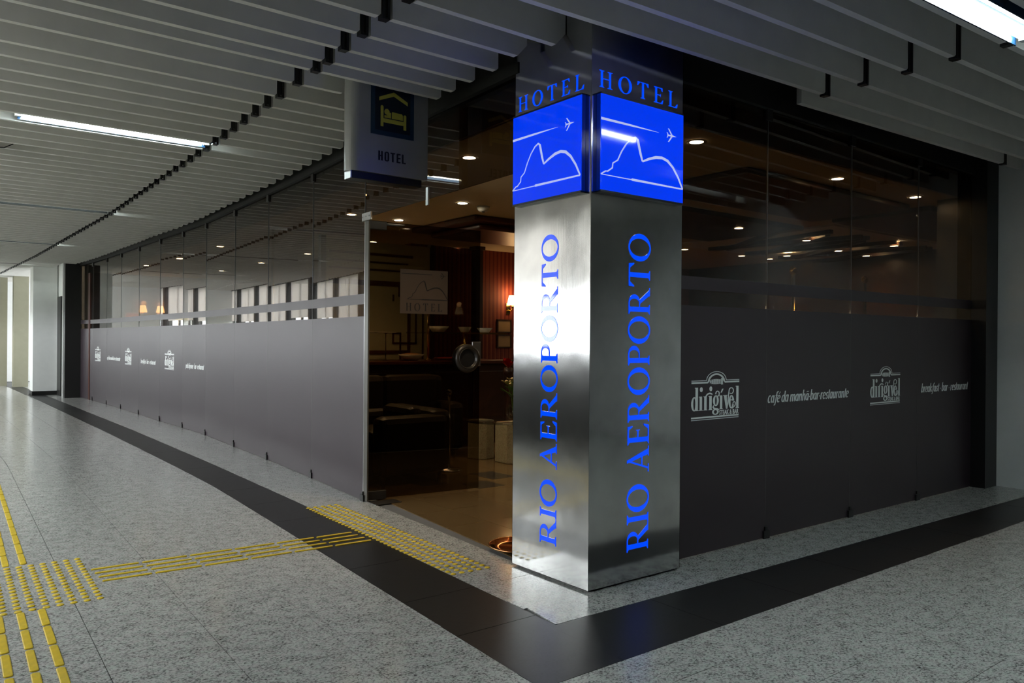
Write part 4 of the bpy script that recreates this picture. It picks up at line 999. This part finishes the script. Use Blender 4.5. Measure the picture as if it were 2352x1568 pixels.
# chrome post, copper floor dish
cp = empty('chrome_post', (4.12, 6.30, 0)); tag(cp, 'thin chrome post with a ball top behind the glass door', 'post')
MB().lathe([(0.13, 0), (0.13, 0.012), (0.03, 0.03)], n=24).build('foot', 'chrome', cp); MB().tube([(0, 0, 0.03), (0, 0, 0.72)], 0.014, 12).build('pole', 'chrome', cp)
MB().lathe([(0.008, 0.72), (0.024, 0.735), (0.028, 0.752), (0.022, 0.77), (0.006, 0.78)], n=16).build('ball', 'chrome', cp)
cd = empty('copper_dish', (2.905, 3.66, 0)); tag(cd, 'shallow polished copper dish on the floor beside the steel column', 'dish')
MB().lathe([(0.09, 0.0), (0.13, 0.012), (0.185, 0.03), (0.183, 0.034), (0.12, 0.017), (0.0, 0.012)], n=36).build('bowl', 'copper', cd)
MB().lathe([(0.184, 0.030), (0.189, 0.033), (0.184, 0.037), (0.180, 0.033), (0.184, 0.030)], n=36, caps=False).build('rim', 'copper', cd)

# wall lamps and framed notices
def wall_lamp(label, x, y, z, twin=False):
    o = empty('wall_lamp', (x, y, z)); tag(o, label, 'lamp', 'wall lamps with cream shades')
    box('wall_plate', 'brass', (-0.035, 0.035, -0.015, 0.0, -0.10, 0.06), o, 0.004)
    MB().tube([(0, -0.01, -0.04), (0, -0.08, -0.06), (0, -0.12, -0.02)], 0.007, 8).build('arm', 'brass', o)
    MB().lathe([(0.014, -0.02), (0.014, 0.03)], (0, -0.12, 0), 12).build('candle', 'brass', o)
    MB().lathe([(0.085, 0.03), (0.055, 0.17), (0.053, 0.17), (0.083, 0.03)], (0, -0.12, 0), 22, caps=False).build('shade', 'shade_warm', o)
    l = bpy.data.lights.new('bulb', 'POINT'); l.energy = 0.5; l.color = (1, 0.55, 0.22); l.shadow_soft_size = 0.05
    lo = bpy.data.objects.new('bulb', l); COL.objects.link(lo); lo.parent = o; lo.location = (0, -0.12, 0.22)
wall_lamp('lit wall lamp on the striped red wall beside the steel column', 7.00, RY, 1.74)
wall_lamp('left one of two lit wall lamps behind the far left glass', 3.86, 17.6, 1.75)
wall_lamp('right one of two lit wall lamps behind the far left glass', 4.20, 17.6, 1.75)
for i, z in enumerate((1.20, 0.98)):
    o = empty('framed_notice', (6.93, RY, z + 0.16)); tag(o, ('upper' if i == 0 else 'lower') + ' small framed notice on the striped red wall', 'picture', 'framed notices on the red wall')
    f_ = MB(); f_.box(-0.13, 0.13, -0.02, 0.0, 0.0, 0.02); f_.box(-0.13, 0.13, -0.02, 0.0, 0.18, 0.20); f_.box(-0.13, -0.11, -0.02, 0, 0.02, 0.18); f_.box(0.11, 0.13, -0.02, 0, 0.02, 0.18); f_.build('frame', 'dark_wood', o)
    box('print', 'paper_print', (-0.11, 0.11, -0.012, -0.004, 0.02, 0.18), o)
# canopy of dark wood over the bar
bp = empty('wooden_canopy', (4.94, 7.2, ZI - 0.12)); tag(bp, 'dark stepped wooden canopy under the restaurant ceiling behind the doorway', 'canopy')
box('lower_board', 'red_wood', (-0.15, 2.2, -0.45, 0.55, 0.0, 0.06), bp, 0.02); box('upper_board', 'red_wood', (-0.32, 2.3, -0.6, 0.7, 0.06, 0.12), bp, 0.02)
sd = empty('smoke_detector', (4.42, 6.18, ZI - 0.05)); tag(sd, 'small round smoke detector on the restaurant ceiling', 'smoke detector')
MB().lathe([(0.035, 0.0), (0.05, 0.012), (0.06, 0.03), (0.065, 0.05)], n=22).build('head', 'lamp_plastic', sd); MB().lathe([(0.012, -0.008), (0.016, 0.0)], n=12).build('sensor', 'dim_paint', sd)
# two brass stanchions and a plant behind the right-hand glass
for i, (x_, y_) in enumerate(((6.28, 4.0), (7.75, 4.12))):
    o = empty('brass_pole', (x_, y_, 0)); tag(o, ('left' if i == 0 else 'right') + ' one of two tall brass poles behind the dark glass', 'pole', 'brass poles behind the dark glass')
    MB().lathe([(0.10, 0), (0.10, 0.02), (0.03, 0.04)], n=20).build('foot', 'brass', o); MB().tube([(0, 0, 0.04), (0, 0, 1.86)], 0.018, 12).build('shaft', 'brass', o)
    MB().lathe([(0.018, 1.86), (0.034, 1.885), (0.028, 1.92), (0.008, 1.94)], n=16).build('finial', 'brass', o)

o = empty('brass_pole', (3.42, 9.05, 0)); tag(o, 'slim brass pole reaching the ceiling behind the left glass', 'pole')
MB().lathe([(0.06, 0), (0.06, 0.015), (0.02, 0.03)], n=20).build('foot', 'brass', o); MB().tube([(0, 0, 0.03), (0, 0, ZI)], 0.017, 12).build('shaft', 'brass', o)

# lit notices at the far end
for nm, label, x_, y_, z_, mt in (('exit_sign', 'small pale green lit notice behind the left glass', 4.30, 16.2, 1.58, 'exit_green'), ('red_notice', 'small red and white notice behind the far left glass', 3.62, 17.3, 1.62, 'sign_red')):
    o = empty(nm, (x_, y_, z_)); tag(o, label, 'sign')
    box('plate', 'lamp_plastic', (-0.13, 0.13, 0, 0.02, -0.03, 0.14), o); box('face', mt, (-0.12, 0.12, -0.004, 0, 0.03, 0.13), o)
    MB().tube([(0, 0.01, 0.14), (0, 0.01, ZI - z_)], 0.005, 6).build('hanger', 'dim_paint', o)

fa = MB().box(3.37, 7.6, GY + 0.10, GY + 0.13, ZI, 3.30); fp = [(2.78, 3.45)] + [(fac_x(y) + 0.09, y) for y in (5.5, 6.7, 7.9, 9.1, 10.4, 11.4, 12.5, 13.8, 15.1, 16.2, 17.4, 18.3)]
for a, b_ in zip(fp, fp[1:]):
    d, L = basis(a, b_); slab(fa, a, d, Vector((d.y, -d.x, 0)), 0, L, 0, 0.03, ZI, 3.30)
tag(fa.build('trim_4', 'red_wood'), kind='structure')
sh = MB().box(11.2, 11.4, 2.84, 18.0, 0, 3.3); sh.box(2.9, 11.4, 17.8, 18.2, 0, 3.3); sh.box(7.8, 11.4, 2.84, 3.06, 0, 3.3)
tag(sh.build('wall_outer', 'dim_paint'), kind='structure')

# recessed downlights in the restaurant ceiling
left_set = [(3.39, 15.10), (3.51, 13.40), (3.48, 11.23), (4.76, 15.27), (4.79, 13.21), (4.81, 11.31), (3.64, 7.44), (4.89, 9.35), (4.21, 7.46), (6.11, 9.19), (4.15, 6.14), (6.97, 10.30), (3.15, 4.58)]
right_set = [(8.62, 7.19), (4.04, 3.28), (7.18, 5.24), (9.90, 7.17), (10.58, 7.15), (9.86, 6.38), (8.55, 5.27), (5.80, 3.31), (9.83, 5.59), (10.67, 5.65), (9.84, 4.85), (7.05, 3.29)]
ring = MB().lathe([(0.045, 0.0), (0.062, -0.003), (0.066, 0.0), (0.066, 0.004), (0.045, 0.004)], n=20, caps=False).mesh('trim_ring')
lens = MB().lathe([(0.0, 0.0005), (0.045, 0.0005), (0.045, 0.004), (0.0, 0.004)], n=18).mesh('lens')
LOW = [(4.9, 7.4, 3.5, 4.5, 0.05), (5.3, 7.9, 4.9, 6.2, 0.05), (7.6, 10.8, 3.4, 4.4, 0.05), (8.0, 11.0, 4.6, 6.9, 0.066), (4.62, 7.2, 6.6, 7.9, 0.12)]
ORD = ['leftmost'] + [w_ + ' from the left' for w_ in 'second third fourth fifth sixth seventh eighth ninth tenth eleventh twelfth thirteenth fourteenth'.split()]
for grp, lst, lab in (('downlights behind the left glass', left_set, 'small warm ceiling downlight, %s among those seen left of the column'),
                      ('downlights behind the right glass', right_set, 'small warm ceiling downlight, %s among those behind the dark right glass')):
    for i, (x_, y_) in enumerate(lst):
        inset = [h_ for (x0, x1, y0, y1, h_) in LOW if x0 - 0.07 < x_ < x1 + 0.07 and y0 - 0.07 < y_ < y1 + 0.07]
        o = empty('downlight', (x_, y_, ZI - 0.006 - (max(inset) if inset else 0))); tag(o, lab % ORD[i], 'lamp', grp)
        link('trim_ring', ring, 'lamp_plastic', o); link('lens', lens, 'downlight_lens', o)
        l = bpy.data.lights.new('beam', 'SPOT'); l.energy = 10.0; l.color = (1, 0.72, 0.42); l.spot_size = R(110); l.spot_blend = 0.7; l.shadow_soft_size = 0.04
        lo = bpy.data.objects.new('beam', l); COL.objects.link(lo); lo.parent = o; lo.location = (0, 0, -0.012)
